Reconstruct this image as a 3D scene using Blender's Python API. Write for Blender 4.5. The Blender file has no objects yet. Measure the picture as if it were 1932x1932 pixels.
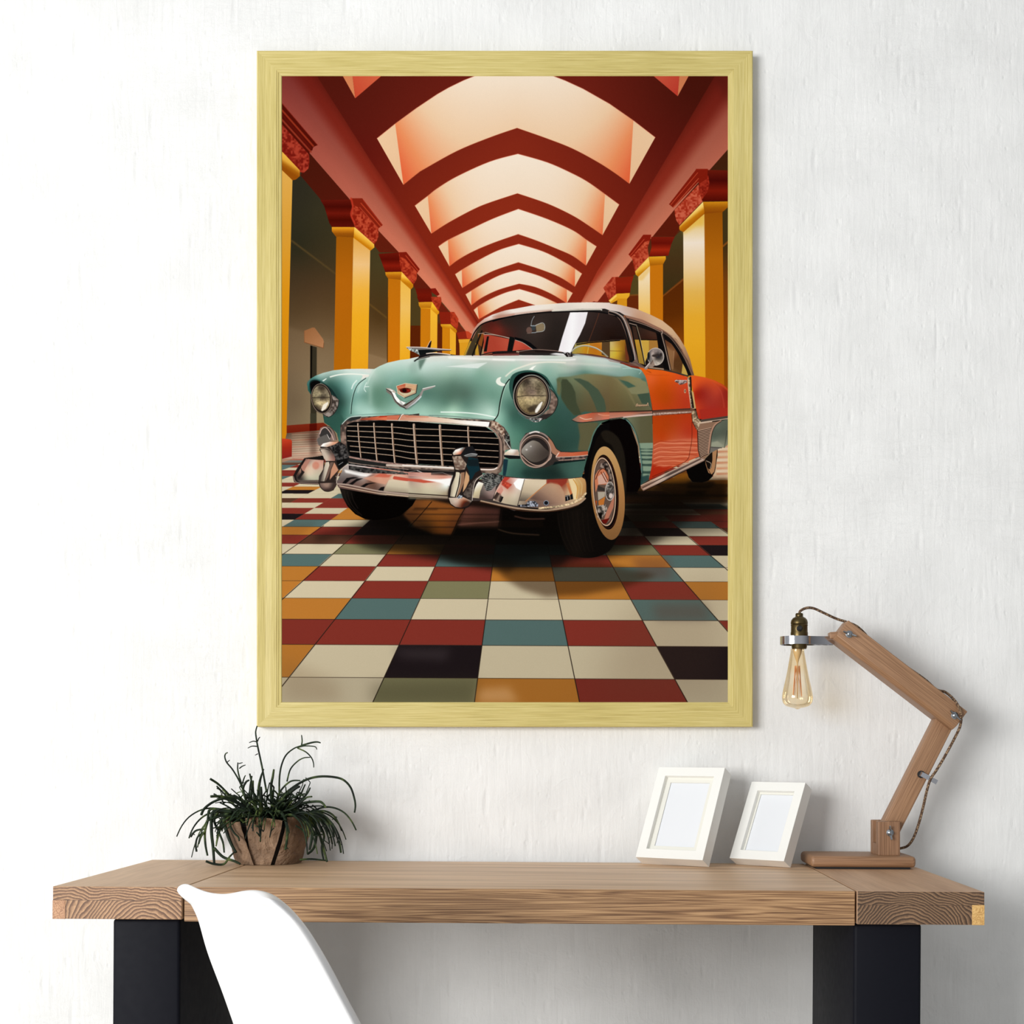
import bpy, bmesh, math, random
import numpy as np
from mathutils import Vector, Matrix
# ---------------------------------------------------------------- the printed picture (flat artwork, painted procedurally)
PX0, PY0, PX1, PY1 = 530.0, 141.0, 1373.5, 1326.5      # extent of the print in photo pixels
PS = 1.5
PW_, PH_ = int((PX1-PX0)*PS), int((PY1-PY0)*PS)
IMG = np.zeros((PH_, PW_, 3), np.float32)
PRNG = np.random.RandomState(7)

def smooth_noise(w, h, cell, rs):
    gw, gh = int(w/cell)+3, int(h/cell)+3
    g = rs.rand(gh, gw)
    x = np.arange(w)/cell; y = np.arange(h)/cell
    xi = x.astype(int); yi = y.astype(int); fx = x-xi; fy = y-yi
    fx = fx*fx*(3-2*fx); fy = fy*fy*(3-2*fy)
    a = g[np.ix_(yi, xi)]; b = g[np.ix_(yi, xi+1)]; c = g[np.ix_(yi+1, xi)]; d = g[np.ix_(yi+1, xi+1)]
    return (a*(1-fx)+b*fx)*(1-fy)[:, None] + (c*(1-fx)+d*fx)*fy[:, None]
NOISE = {}
def noise_field(cell):
    if cell not in NOISE:
        NOISE[cell] = smooth_noise(PW_, PH_, cell*1.5*PS, np.random.RandomState(int(cell*10)))
    return NOISE[cell]

class K:
    def __init__(s, ox, oy, sc): s.ox, s.oy, s.sc = ox, oy, sc
    def pts(s, t):
        if isinstance(t, str):
            v = [float(q) for q in t.replace(',', ' ').split()]
            t = list(zip(v[::2], v[1::2]))
        return [((s.ox + x/s.sc - PX0)*PS, (s.oy + y/s.sc - PY0)*PS) for x, y in t]
a1, a2, a3, a4, a5, a6 = (K(x, y, 6.44) for x, y in ((525,135),(800,135),(1080,135),(525,400),(800,380),(1080,380)))
b1, b2, b3, b4 = (K(x, 560, 8.05) for x in (530,730,930,1150))
b5, b6, b7, b8 = (K(x, 780, 8.05) for x in (530,730,930,1150))
c1, c2 = K(525,900,4.493), K(945,900,4.493)
ph = K(0, 0, 1)

def crom(p, closed=True, n=6):
    out = []; m = len(p)
    rng = range(m) if closed else range(m-1)
    for i in rng:
        if closed: p0, p1, p2, p3 = p[i-1], p[i], p[(i+1) % m], p[(i+2) % m]
        else: p0, p1, p2, p3 = p[max(i-1,0)], p[i], p[i+1], p[min(i+2,m-1)]
        for k in range(n):
            t = k/n
            out.append(tuple(0.5*((2*p1[j]) + (-p0[j]+p2[j])*t + (2*p0[j]-5*p1[j]+4*p2[j]-p3[j])*t*t
                        + (-p0[j]+3*p1[j]-3*p2[j]+p3[j])*t**3) for j in (0, 1)))
    if not closed: out.append(p[-1])
    return out

def gblur(m, s):
    if s <= 0: return m
    r = max(1, int(s*2.6)); k = np.exp(-0.5*(np.arange(-r, r+1)/s)**2); k /= k.sum()
    out = np.zeros_like(m)
    mp = np.pad(m, ((r, r), (0, 0)))
    for i, w in enumerate(k): out += w*mp[i:i+m.shape[0]]
    mp = np.pad(out, ((0, 0), (r, r))); out = np.zeros_like(m)
    for i, w in enumerate(k): out += w*mp[:, i:i+m.shape[1]]
    return out

def poly_mask(p, pad):
    xs = [q[0] for q in p]; ys = [q[1] for q in p]
    x0 = max(0, int(min(xs)-pad)-1); x1 = min(PW_, int(max(xs)+pad)+2)
    y0 = max(0, int(min(ys)-pad)-1); y1 = min(PH_, int(max(ys)+pad)+2)
    if x1 <= x0 or y1 <= y0: return None
    n = 4
    w = np.zeros(((y1-y0)*n, x1-x0), np.float32)
    sy = y0 + (np.arange((y1-y0)*n)+.5)/n
    px = np.arange(x0, x1)+1.0
    for i in range(len(p)):
        (xa, ya), (xb, yb) = p[i-1], p[i]
        if ya == yb: continue
        sg = 1.0
        if ya > yb: xa, ya, xb, yb, sg = xb, yb, xa, ya, -1.0
        i0 = int(np.searchsorted(sy, ya)); i1 = int(np.searchsorted(sy, yb))
        if i1 <= i0: continue
        xc = xa + (sy[i0:i1]-ya)*(xb-xa)/(yb-ya)
        w[i0:i1] += sg*np.clip(px[None]-xc[:, None], 0, 1)
    m = np.clip(np.abs(w), 0, 1).reshape(y1-y0, n, x1-x0).mean(1)
    return m, x0, y0, x1, y1

def col_at(c, kk, x0, y0, x1, y1):
    """c: (r,g,b) | ('lin',x0,y0,c0,x1,y1,c1[,..stops]) | [(x,y,(r,g,b)),..] smooth colour mesh | function(X,Y) in photo px"""
    if callable(c) or isinstance(c, list) or isinstance(c[0], str):
        X, Y = np.meshgrid(np.arange(x0, x1)+.5, np.arange(y0, y1)+.5)
        if callable(c): return c(X/PS+PX0, Y/PS+PY0)
        if isinstance(c, list):
            P = np.array(kk.pts([(q[0], q[1]) for q in c]))
            V = np.array([q[2] for q in c], float); c2_ = 36.0*PS*PS
            D = np.sqrt(((P[:, None]-P[None])**2).sum(-1)+c2_); n_ = len(c)
            A = np.ones((n_+1, n_+1)); A[:n_, :n_] = D; A[n_, n_] = 0
            Wt = np.linalg.solve(A, np.vstack([V, np.zeros(3)]))
            # evaluate on a coarser grid, then upsample
            st_ = 1; Xs, Ys = X[::st_, ::st_], Y[::st_, ::st_]
            out = np.tile(Wt[n_], Xs.shape+(1,)).astype(np.float32)
            for (u, v), wq in zip(P, Wt[:n_]): out += (np.sqrt((Xs-u)**2+(Ys-v)**2+c2_)[..., None]*wq).astype(np.float32)
            out = np.clip(out, V.min(0), V.max(0))
            return np.repeat(np.repeat(out, st_, 0), st_, 1)[:X.shape[0], :X.shape[1]]
        (u0, v0), (u1, v1) = kk.pts([(c[1], c[2]), (c[3], c[4])])
        t = ((X-u0)*(u1-u0)+(Y-v0)*(v1-v0))/((u1-u0)**2+(v1-v0)**2)
        st = c[5:]; ts = np.linspace(0, 1, len(st)); t = np.clip(t, 0, 1)
        return np.stack([np.interp(t, ts, [s_[j] for s_ in st]) for j in range(3)], -1)
    return np.array(c, np.float32)

CLIP = [None]
def blend(m, x0, y0, x1, y1, c, kk, a, tex=None):
    if CLIP[0] is not None: m = m*CLIP[0][y0:y1, x0:x1]
    cc = col_at(c, kk, x0, y0, x1, y1)
    if tex:
        nz = (.6*noise_field(tex[0])+.4*noise_field(tex[0]*2.3))[y0:y1, x0:x1, None]
        if len(tex) == 3: nz = np.clip((nz-.5)*2.4+.5, 0, 1)
        cc = cc*(1-tex[1]*(nz-.5)*2) if len(tex) == 2 else cc*(1-nz) + np.array(tex[1])*nz if tex[2] == 'mix' else np.where(nz > tex[2], np.array(tex[1]), cc)
    m = (m*a)[..., None]
    IMG[y0:y1, x0:x1] = IMG[y0:y1, x0:x1]*(1-m) + cc*m

def F(kk, t, c, a=1.0, bl=0, s=False, tex=None):
    p = kk.pts(t)
    if s: p = crom(p)
    r = poly_mask(p, bl*PS*3)
    if r is None: return
    m, x0, y0, x1, y1 = r
    if bl: m = gblur(m, bl*PS)
    blend(m, x0, y0, x1, y1, c, kk, a, tex)

def EL(kk, x, y, rx, ry, c, rot=0, **kw):
    ca, sa = math.cos(math.radians(rot)), math.sin(math.radians(rot))
    F(kk, [(x+rx*math.cos(t)*ca-ry*math.sin(t)*sa, y+rx*math.cos(t)*sa+ry*math.sin(t)*ca)
           for t in np.linspace(0, 2*math.pi, 48, endpoint=False)], c, **kw)

def RING(kk, x, y, rx, ry, w, c, rot=0, **kw):
    ca, sa = math.cos(math.radians(rot)), math.sin(math.radians(rot))
    LN(kk, [(x+rx*math.cos(t)*ca-ry*math.sin(t)*sa, y+rx*math.cos(t)*sa+ry*math.sin(t)*ca)
           for t in np.linspace(0, 2*math.pi, 49)], w, c, **kw)

def LN(kk, t, w, c, a=1.0, bl=0, s=False, tex=None):
    """stroke; w in photo px, one width or (start, end)"""
    p = kk.pts(t)
    if s: p = crom(p, False)
    w0, w1 = (w if isinstance(w, tuple) else (w, w))
    w0 *= PS; w1 *= PS; pad = max(w0, w1)+bl*PS*3+2
    xs = [q[0] for q in p]; ys = [q[1] for q in p]
    x0 = max(0, int(min(xs)-pad)); x1 = min(PW_, int(max(xs)+pad)+1)
    y0 = max(0, int(min(ys)-pad)); y1 = min(PH_, int(max(ys)+pad)+1)
    if x1 <= x0 or y1 <= y0: return
    m = np.zeros((y1-y0, x1-x0), np.float32); n = len(p)-1
    for i in range(n):
        (xa, ya), (xb, yb) = p[i], p[i+1]
        u0 = max(x0, int(min(xa, xb)-pad)); u1 = min(x1, int(max(xa, xb)+pad)+1)
        v0 = max(y0, int(min(ya, yb)-pad)); v1 = min(y1, int(max(ya, yb)+pad)+1)
        if u1 <= u0 or v1 <= v0: continue
        X, Y = np.meshgrid(np.arange(u0, u1)+.5, np.arange(v0, v1)+.5)
        dx, dy = xb-xa, yb-ya; L2 = dx*dx+dy*dy+1e-9
        t_ = np.clip(((X-xa)*dx+(Y-ya)*dy)/L2, 0, 1)
        d = np.hypot(X-xa-t_*dx, Y-ya-t_*dy)
        ww = w0+(w1-w0)*(i+t_)/n
        mm = np.clip(ww/2-d+.5, 0, 1)*np.clip(ww, 0, 1)
        sub = m[v0-y0:v1-y0, u0-x0:u1-x0]; np.maximum(sub, mm, out=sub)
    if bl: m = gblur(m, bl*PS)
    blend(m, x0, y0, x1, y1, c, kk, a, tex)

def clip_to(kk, t, s=False):
    if kk is None: CLIP[0] = None; return
    p = kk.pts(t)
    if s: p = crom(p)
    m, x0, y0, x1, y1 = poly_mask(p, 0)
    full = np.zeros((PH_, PW_), np.float32); full[y0:y1, x0:x1] = m; CLIP[0] = full
def paint_hall():
    W0 = (255, 255, 255)
    # ceiling ground colour
    F(ph, "530 141 1374 141 1374 740 530 740", [(640,150,(84,20,11)),(900,150,(112,28,17)),(1100,150,(112,28,17)),(1300,170,(74,18,9)),(700,230,(96,22,13)),
        (976,265,(136,36,18)),(800,360,(128,32,15)),(1160,360,(122,30,15)),(976,380,(146,40,18)),(860,500,(142,35,14)),(1100,500,(138,34,14)),(976,480,(150,40,18)),(976,600,(150,40,18)),(690,290,(100,20,12)),(1270,280,(94,20,12))])
    # skylight wells
    def well(kk, up, lo, lrev, rrev, cx, warm=.26):
        """up: upper edge left->right, lo: lower edge right->left"""
        u = kk.pts(up); l = kk.pts(lo); allp = u+l
        xs = [q[0] for q in allp]; ys = [q[1] for q in allp]
        xa, xb, ya, yb = min(xs)/PS+PX0, max(xs)/PS+PX0, min(ys)/PS+PY0, max(ys)/PS+PY0
        hw = (xb-xa)/2
        def cf(X, Y):
            r = np.abs(X-cx)/hw; v = np.clip((Y-ya)/(yb-ya), 0, 1)
            t = np.clip((r*1.08)**3.0*(0.30+.85*v), 0, 1)
            c0 = np.array((246,228,206)); c1_ = np.array((240,200,158)); c2_ = np.array((240,140,84)); c3 = np.array((236,98,52))
            t = np.clip(t+warm*v*(1-.6*r), 0, 1)[..., None]
            o = np.where(t < .35, c0+(c1_-c0)*t/.35, np.where(t < .7, c1_+(c2_-c1_)*(t-.35)/.35, c2_+(c3-c2_)*(t-.7)/.3))
            return o
        def sm(t):
            v = [float(q) for q in t.split()]; p = list(zip(v[::2], v[1::2]))
            mid = min(range(len(p)), key=lambda i: p[i][1])
            if p[mid][1] > 131: return crom(p[:mid+1], False, 5)[:-1]+crom(p[mid:], False, 5)
            return p
        up_, lo_ = sm(up), sm(lo); up0 = up
        F(kk, up_+lo_, cf); up, lo = up_, lo_
        for rv in (lrev, rrev):
            if rv: F(kk, rv, [(float(rv.split()[0]), float(rv.split()[1]), (238,196,152)), (float(rv.split()[4]), float(rv.split()[5]), (236,186,138))])
        p = [(x, y) for x, y in (kk.pts(up))]
        q = [((x/PS+PX0), (y/PS+PY0)) for x, y in p]
        LN(ph, q, 1.2, (238,130,95), a=.55, bl=.3)
        q2 = [((x/PS+PX0), (y/PS+PY0)) for x, y in kk.pts(lo)]
        LN(ph, q2, 1.0, (235,120,70), a=.4, bl=.3)
    well(ph, "711.3 261.1 745.5 233.6 785 204.5 825 177.7 846.6 165.3 875 151.5 904 140 904 130 1036 130 1036 140.4 1066 152 1100 167.6 1150 196 1194.9 227.4 1236 259.2",
         "1187.5 346.5 1160.7 326.8 1126.6 305 1080 280.2 1033 261.6 975.5 241.4 924.2 259.2 862 284.8 800 319 789 326 761 348.5",
         "711.3 261.1 745.5 233.6 761 348.5", "1236 259.2 1194.9 227.4 1187.5 346.5", 974, .62)
    F(a1, "775 38 900 38 935 325", (216,126,76)); F(a1, "900 38 1270 38 935 325", ('lin',1200,60,900,300,(216,92,56),(206,66,40)))
    F(a3, "965 38 1300 38 1278 300", ('lin',1000,60,1280,280,(206,80,54),(196,54,38))); F(a3, "1300 38 1420 38 1278 300", (212,120,72))
    well(ph, "782.8 388 807 369.7 825 355.5 862 333 924 305 977 290.3 1033 306.6 1080 327.5 1110 344 1141.3 366.4 1168 386",
         "1136.7 443.4 1111 425.8 1080 406.4 1033 384.2 976.2 364.8 924 382 893 394.8 846.6 419.6 813.7 440.6",
         "782.8 388 807 369.7 813.7 440.6", "1168 386 1141.3 366.4 1136.7 443.4", 976)
    well(ph, "827.2 465 845 453 893 429.7 932 411.8 977.8 394.3 1033 413.4 1080 434.3 1107 453 1125.3 465",
         "1105.6 500.8 1080 482.5 1048.4 468.5 1010 453 977.5 441.8 932 457.6 893 474 865 489.5 847.8 502.4",
         "827.2 465 845 453 847.8 502.4", "1125.3 465 1107 453 1105.6 500.8", 977)
    well(a5, "378 885 458 832 650 720 900 595 1150 517 1450 610 1700 735 1835 820 1917 878",
         "1832 1035 1650 920 1400 820 1145 740 850 840 620 955 465 1050", "378 885 458 832 465 1050", "1917 878 1835 820 1832 1035", 978)
    well(a5, "505 1130 575 1085 750 980 950 885 1153 830 1400 905 1600 1000 1735 1072 1805 1113",
         "1735 1235 1550 1125 1350 1040 1155 1000 900 1075 700 1170 573 1262", "505 1130 575 1085 573 1262", "1805 1113 1735 1072 1735 1235", 979)
    well(a5, "605 1320 650 1280 800 1190 1000 1105 1160 1065 1400 1140 1620 1240 1700 1290",
         "1600 1330 1365 1265 1150 1193 950 1275 800 1355 665 1430", "605 1320 650 1280 665 1430", "", 980)
    # long beams left and right: colour varies with the angle around the vanishing point
    VX, VY = 977.0, 731.0
    def beam(sign, e0, e1, pink):
        def cf(X, Y):
            an = np.arctan2(VY-Y, sign*(X-VX)); t = np.clip((an-e0)/(e1-e0), 0, 1)
            d = np.clip((Y-141)/400, 0, 1)
            lo = np.array(pink[0])*(1-d[..., None])+np.array(pink[1])*d[..., None]
            md = np.array((112,26,17))*(1-d[..., None])+np.array((172,52,28))*d[..., None]
            hi = np.array((80,18,9))*(1-d[..., None])+np.array((120,26,12))*d[..., None]
            t = t[..., None]; g = lambda q: q*q*(3-2*q)
            return np.where(t < .32, lo+(lo*.93-lo)*t/.32, np.where(t < .62, lo*.93+(md-lo*.93)*g((t-.32)/.3), md+(hi-md)*g((t-.62)/.38)))
        return cf
    eL0 = math.atan2(VY-193, VX-532); eL1 = math.atan2(VY-141, VX-596.4)
    F(ph, "530 141 596.4 141 699 302.7 789 435 850 530 905 612 900 640 890 640 865 606.7 832.6 568.7 813.8 546 787.4 516.5 751.7 476 713.7 435 660 376.5 583 288 530 191",
      beam(-1, eL0-.004, eL1+.03, ((136,50,44),(222,122,88))))
    eR0 = math.atan2(VY-281, 1373-VX); eR1 = math.atan2(VY-141, 1350-VX)
    F(ph, "1374 141 1350 141 1260 294 1176 435 1126.6 512 1096 571 1128 569 1167.7 522 1191.8 491.8 1233 444.4 1272.5 395.5 1374 281",
      beam(1, eR0-.004, eR1+.03, ((168,76,60),(222,128,92))))
    F(ph, "1350 141 1374 141 1374 200", (84,22,14), a=.75, bl=7)
    # left aisle behind the columns
    F(ph, "530 191 583 288 660 376.5 713.7 435 751.7 476 787.4 516.5 813.8 546 832.6 568.7 865 606.7 890 640 890 830 530 830", [(560,360,(44,40,28)),(600,400,(52,46,28)),(560,470,(44,40,24)),
        (560,520,(64,48,28)),(610,540,(76,54,30)),(560,590,(84,62,36)),(715,500,(70,58,28)),(715,600,(80,54,22)),(560,650,(112,88,60)),(600,680,(132,108,76)),(560,760,(112,92,66)),(600,770,(138,118,86)),(715,690,(136,106,70)),(790,560,(76,56,26))])
    F(ph, "541 616 632 645 632 700 541 700", (122,98,68), a=.45, bl=3)
    LN(a4, "165 350 690 745", 3.5, (84,64,30), a=.8, bl=.8); LN(a4, "1110 1120 1325 1290", 3, (104,72,26), a=.8, bl=.8)
    F(a4, "1605 1380 1730 1380 1730 1800 1600 1800", (92,30,2)); F(a4, "1605 940 1730 940 1730 1380 1605 1380", (76,58,24))
    F(a4, "1095 1720 1325 1790 1325 1900 1090 1900", (138,108,72), bl=1)
    F(b2, "760 100 1110 400 1110 890 760 890", (96,32,4)); F(b2, "770 180 840 250 840 400 770 400", (84,50,20), bl=2)
    F(b1, "355 515 480 465 515 470 640 640 652 680 645 778 355 690", ('lin',400,480,600,760,(150,94,52),(176,118,74)), bl=.3)
    LN(b1, "355 690 645 778 652 700", 1, (120,70,36), bl=.3); LN(b1, "357 515 357 690", 1, (140,84,46), bl=.3)
    F(b1, "448 740 545 765 540 1932 450 1932", (50,44,30), bl=.3); F(b1, "448 740 476 745 470 1240 444 1240", (12,9,5), bl=.4)
    F(b5, "445 0 540 0 540 180 445 180", (58,54,38), bl=.3)
    F(b1, "545 1240 700 1240 700 1932 545 1932", (142,124,92), bl=.5)
    # soffits
    F(a1, "375 985 870 1555 890 1640 520 1560 270 1262 300 1200 380 1100", ('lin',400,1000,700,1560,(72,20,8),(84,20,8)))
    F(a4, "1215 225 1465 490 1230 490 1160 400", (100,26,10)); F(a4, "1690 750 1860 940 1670 945 1630 880", (100,26,10))
    F(b2, "820 80 950 230 800 240 770 190", (112,28,12)); F(b2, "1085 400 1190 520 1060 550 1070 450", (116,32,14))
    # column 0
    TX = (3, .30)
    F(a1, "45 380 480 893 440 910 422 925 415 955 385 970 375 1010 45 640", (84,12,4))
    for d0, d1, cc in ((470,905,(150,44,20)),(520,930,(96,14,6)),(585,975,(146,46,26))):
        LN(a1, [(45,d0),(425 if d0 < 500 else 395,d1)], 3.2, cc, bl=.5)
    LN(a1, "45 385 478 893", 1.2, (150,44,28), a=.8)
    F(a1, "45 640 375 1010 380 1100 365 1180 310 1232 260 1220 45 970", (176,54,34), tex=(2.2,(122,20,10),'mix')); F(a1, "45 850 45 970 260 1220 300 1225 200 1090", (120,14,6), a=.5, bl=2)
    F(a1, "45 970 262 1200 264 1270 215 1312 170 1322 45 1220", ('lin',180,1090,110,1200,(232,172,54),(226,160,44),(172,96,6),(150,72,0)))
    F(ph, "532 321 551.8 340 546 560 541 800 541 842 530 842 530 319", ('lin',530,320,530,800,(224,164,66),(216,150,40),(218,138,6),(214,132,0),(206,124,0)))
    F(b5, "10 380 90 385 150 395 168 420 165 655 10 692", ('lin',10,380,60,680,(206,60,26),(160,36,18),(140,30,24)))
    # generic column: L dark face, R light face
    def column(kk, x, y0, y1, tilt, cl, cr, top):
        xl, xm, xr = x
        F(kk, [(xl, y0), (xm, y0), (xm-tilt, y1), (xl-tilt, y1)], cl)
        F(kk, [(xm, y0), (xr, y0+(20 if tilt >= 0 else 0)), (xr-tilt, y1), (xm-tilt, y1)], cr)
    column(a4, (705,912,1120), 295, 1932, 30, ('lin',0,300,0,1900,(160,84,0),(184,96,0),(182,96,0),(182,98,0)), ('lin',1000,320,960,1900,(226,160,60),(238,188,118),(240,172,46),(240,166,20),(238,162,14),(234,156,12)), 0)
    F(a4, "650 182 925 178 1165 390 1168 430 1120 470 912 312 700 297 652 235", ('lin',1050,290,1000,360,(250,196,78),(236,166,36),(206,120,0)))
    F(a4, "650 182 925 178 915 312 700 297 652 235", ('lin',780,180,780,300,(236,160,20),(206,120,8),(156,80,2),(140,70,0)))
    F(a1, "512 1560 870 1555 905 1650 885 1750 930 1890 650 1888 620 1840 575 1690 560 1640", ('lin',700,1560,700,1885,(100,18,8),(74,8,2),(112,18,6),(76,8,0),(92,14,6)))
    F(a1, "870 1555 890 1540 1020 1540 1270 1865 1215 1905 1218 2000 1195 2060 1165 2098 930 1890 885 1750 905 1650", (196,68,38), tex=(2.0,(140,24,8),'mix'))
    F(a1, "890 1540 1020 1540 1270 1865 1215 1905 985 1660 900 1610", (134,28,10)); LN(a1, "1005 1600 1245 1880", 2, (184,56,26)); LN(a1, "990 1650 1215 1905", 1.6, (176,54,30)); LN(a1, "1030 1560 1262 1865", 1.2, (170,40,20))
    LN(a1, "885 1540 905 1640 885 1740 930 1850", 3, (190,48,26), s=True, bl=.6)
    # column 2
    column(a4, (1335,1485,1610), 805, 1830, 10, ('lin',0,800,0,1800,(196,106,0),(204,110,0),(208,110,0)), ('lin',1550,850,1540,1800,(240,180,60),(240,186,84),(242,176,40),(240,164,16)), 0)
    F(a4, "1300 730 1500 725 1640 880 1640 910 1610 942 1485 830 1335 807 1305 765", ('lin',1560,800,1540,860,(252,190,60),(226,146,14),(200,116,0)))
    F(a4, "1300 730 1500 725 1488 825 1335 807 1305 765", ('lin',1400,730,1400,820,(226,150,16),(186,100,4),(160,80,0)))
    F(a4, "1218 508 1465 490 1480 620 1502 726 1300 730 1250 590", ('lin',1350,500,1350,728,(110,18,6),(92,10,2),(140,22,6),(100,12,2)))
    F(a4, "1465 490 1555 485 1720 695 1685 745 1680 820 1640 880 1500 725 1475 620", (200,66,34), tex=(1.8,(150,30,12),'mix'))
    F(a4, "1465 490 1555 485 1720 695 1690 730 1530 560 1480 545", (132,22,8)); LN(a4, "1550 530 1700 715", 1.4, (190,60,30))
    # columns 3 - 5
    column(b2, (512,660,768), 175, 900, 6, (208,118,2), ('lin',700,200,700,800,(246,180,36),(240,166,26)), 0)
    F(b2, "480 82 685 75 792 220 792 250 765 275 660 182 512 175 485 130", ('lin',730,150,710,220,(252,186,30),(222,142,8)))
    F(b2, "480 82 685 75 665 170 512 165 485 130", ('lin',600,80,600,170,(224,148,20),(186,106,2)))
    F(b2, "455 0 690 0 690 76 490 80", (108,14,2)); F(a4, "1665 930 1860 930 1870 1085 1710 1095", ('lin',1700,930,1700,1090,(104,18,6),(120,18,4),(106,14,2)))
    F(b2, "668 0 820 0 830 80 790 190 780 215 688 76", (192,58,28), tex=(1.8,(150,34,14),'mix')); F(a4, "1850 930 1910 925 1960 1000 1932 1020 1870 980", (134,20,8))
    column(b2, (840,955,1048), 465, 880, 2, (212,124,2), (240,168,28), 0)
    F(b2, "815 415 965 415 1062 510 1062 530 1046 556 955 472 840 467 818 440", ('lin',900,415,890,470,(236,166,26),(204,124,4)))
    F(b2, "795 230 960 230 978 412 815 414 800 300", (140,28,10)); F(b2, "960 228 1022 230 1086 335 1080 440 1062 505 972 412", (194,56,26), tex=(1.8,(150,34,14),'mix'))
    F(b2, "1085 650 1262 640 1230 740 1165 890 1105 890 1100 712", (224,150,18)); F(b2, "1085 645 1260 638 1240 690 1095 700", (230,160,30))
    F(b2, "1055 545 1195 520 1290 560 1262 640 1088 645", (150,34,14)); F(b2, "1195 520 1240 525 1290 570 1265 640 1215 625", (204,64,30))
    F(b2, "0 0 18 0 14 990 0 990", (84,50,14))
    # column seen through b2's left edge belongs to column 2
    # right aisle
    F(ph, "1374 281 1272.5 395.5 1233 444.4 1191.8 491.8 1167.7 522 1128 569 1160 600 1290 640 1374 700", [(1290,400,(92,24,8)),(1240,440,(100,28,10)),(1270,470,(72,56,26)),(1275,530,(62,44,18)),(1270,560,(92,38,4)),(1285,640,(128,58,2)),(1365,400,(56,42,16)),(1368,470,(120,60,10)),(1365,600,(134,64,0)),(1368,680,(150,72,0)),(1190,540,(80,62,26)),(1195,570,(104,36,2)),(1195,590,(112,40,2))])
    F(a6, "1240 100 985 415 1240 430 1290 350 1330 270 1330 100", (96,24,8)); F(a6, "720 720 565 915 740 910 800 850 730 740", (112,26,10)); F(a6, "400 1095 300 1225 450 1225 445 1180", (122,30,14))
    F(a6, "1240 430 1345 330 1350 920 1100 1140 1095 780 1165 660 1200 520", ('lin',1250,400,1200,1100,(74,60,28),(72,48,20),(60,46,18)))
    LN(a6, "1105 1150 1350 945", 4, (124,62,16), bl=.6); F(a6, "1100 1160 1350 960 1355 1780 1300 1640 1100 1450", ('lin',1150,1050,1300,1700,(92,38,2),(98,42,0),(134,62,2)), bl=.3)
    F(a6, "700 1130 800 1130 800 1310 665 1290 665 1180", (106,38,6)); F(a6, "740 900 800 870 800 1130 700 1130", (82,66,26)); LN(a6,"690 1140 800 1135", 2.5, (126,74,20), bl=.6)
    # right column 1
    F(a6, "1825 120 1887 70 1887 2400 1840 2400", ('lin',1850,500,1850,1900,(60,44,16),(120,60,10),(140,66,0),(150,74,0))); F(a6, "1825 120 1890 70 1890 480 1828 520", (66,50,20))
    LN(a6, "1828 545 1890 490", 3.4, (132,72,18), bl=.5)
    F(a6, "1345 365 1605 150 1618 1932 1700 2400 1362 2400 1352 1500", ('lin',1480,200,1540,2000,(232,190,100),(244,226,204),(240,206,150),(232,178,72),(236,168,32),(238,166,22),(232,158,16)))
    F(a6, "1605 150 1600 300 1500 300 1350 400 1345 365 1480 200", (236,180,50), a=.7, bl=3)
    F(a6, "1602 120 1822 120 1845 2400 1618 2400", ('lin',1700,130,1700,1900,(156,80,0),(186,100,2),(188,100,0),(190,102,0)))
    F(a6, "1585 5 1887 0 1887 72 1822 130 1602 150", ('lin',1700,0,1700,140,(220,140,10),(170,92,2),(146,68,0)))
    F(a6, "1300 300 1585 5 1602 120 1602 150 1350 372 1305 352 1296 330", ('lin',1420,140,1490,230,(255,226,130),(250,200,86),(206,122,4),(186,98,0)))
    F(a3, "1240 1680 1530 1370 1570 1560 1590 1570 1300 1865 1262 1810 1245 1740", (212,92,62), tex=(2.0,(170,40,18),'mix'))
    F(a3, "1640 1195 1887 1200 1887 1572 1575 1572 1545 1430 1640 1280", ('lin',1700,1200,1700,1570,(110,22,8),(76,8,4),(132,22,6),(86,10,2)))
    F(a3, "1530 1330 1650 1260 1665 1360 1640 1460 1570 1560 1545 1450", (172,44,24), tex=(2.0,(130,20,8),'mix'))
    F(a3, "1172 1612 1505 1185 1642 1185 1640 1300 1545 1360 1530 1340 1225 1655", (136,24,8)); LN(a3, "1520 1230 1195 1618", 1.4, (188,60,32)); LN(a3, "1530 1300 1225 1648", 1.6, (190,70,40)); LN(a3, "1505 1188 1640 1188", 2, (150,30,12))
    # right column 2
    F(a6, "800 905 943 775 945 1500 802 1500", ('lin',870,850,870,1350,(246,224,190),(242,206,140),(244,190,84)))
    F(a6, "940 775 1100 765 1100 1500 945 1500", (206,112,2)); F(a6, "800 915 940 780 942 850 850 960 800 960", (236,176,60), a=.5, bl=1.5)
    F(a6, "928 672 1132 665 1135 700 1100 765 940 782", ('lin',1000,670,1000,770,(236,166,22),(208,124,6),(178,96,0))); F(a6, "760 850 925 672 942 782 800 915 768 890", ('lin',840,770,880,840,(252,206,92),(242,180,48),(206,126,2)))
    F(a6, "680 645 860 405 957 405 915 560 928 672 760 848 725 700", (206,80,48), tex=(1.8,(160,36,16),'mix')); F(a6, "680 645 860 405 955 405 945 470 880 490 715 672", (140,24,8)); LN(a6, "870 460 705 655", 1.3, (196,62,34))
    F(a6, "955 430 1242 430 1200 520 1165 660 928 668 960 560", ('lin',1050,430,1050,665,(130,24,8),(110,14,4),(170,34,10),(120,16,4)))
    # right column 3
    F(a6, "440 1205 535 1120 697 1112 692 1150 662 1185 662 1300 540 1300 545 1200 470 1240", ('lin',540,1110,540,1250,(238,172,30),(230,150,20))); F(a6, "660 1180 545 1180 545 1300 662 1300", (220,142,14)); F(a6,"440 1205 530 1125 540 1150 460 1225",(252,200,80))
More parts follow.
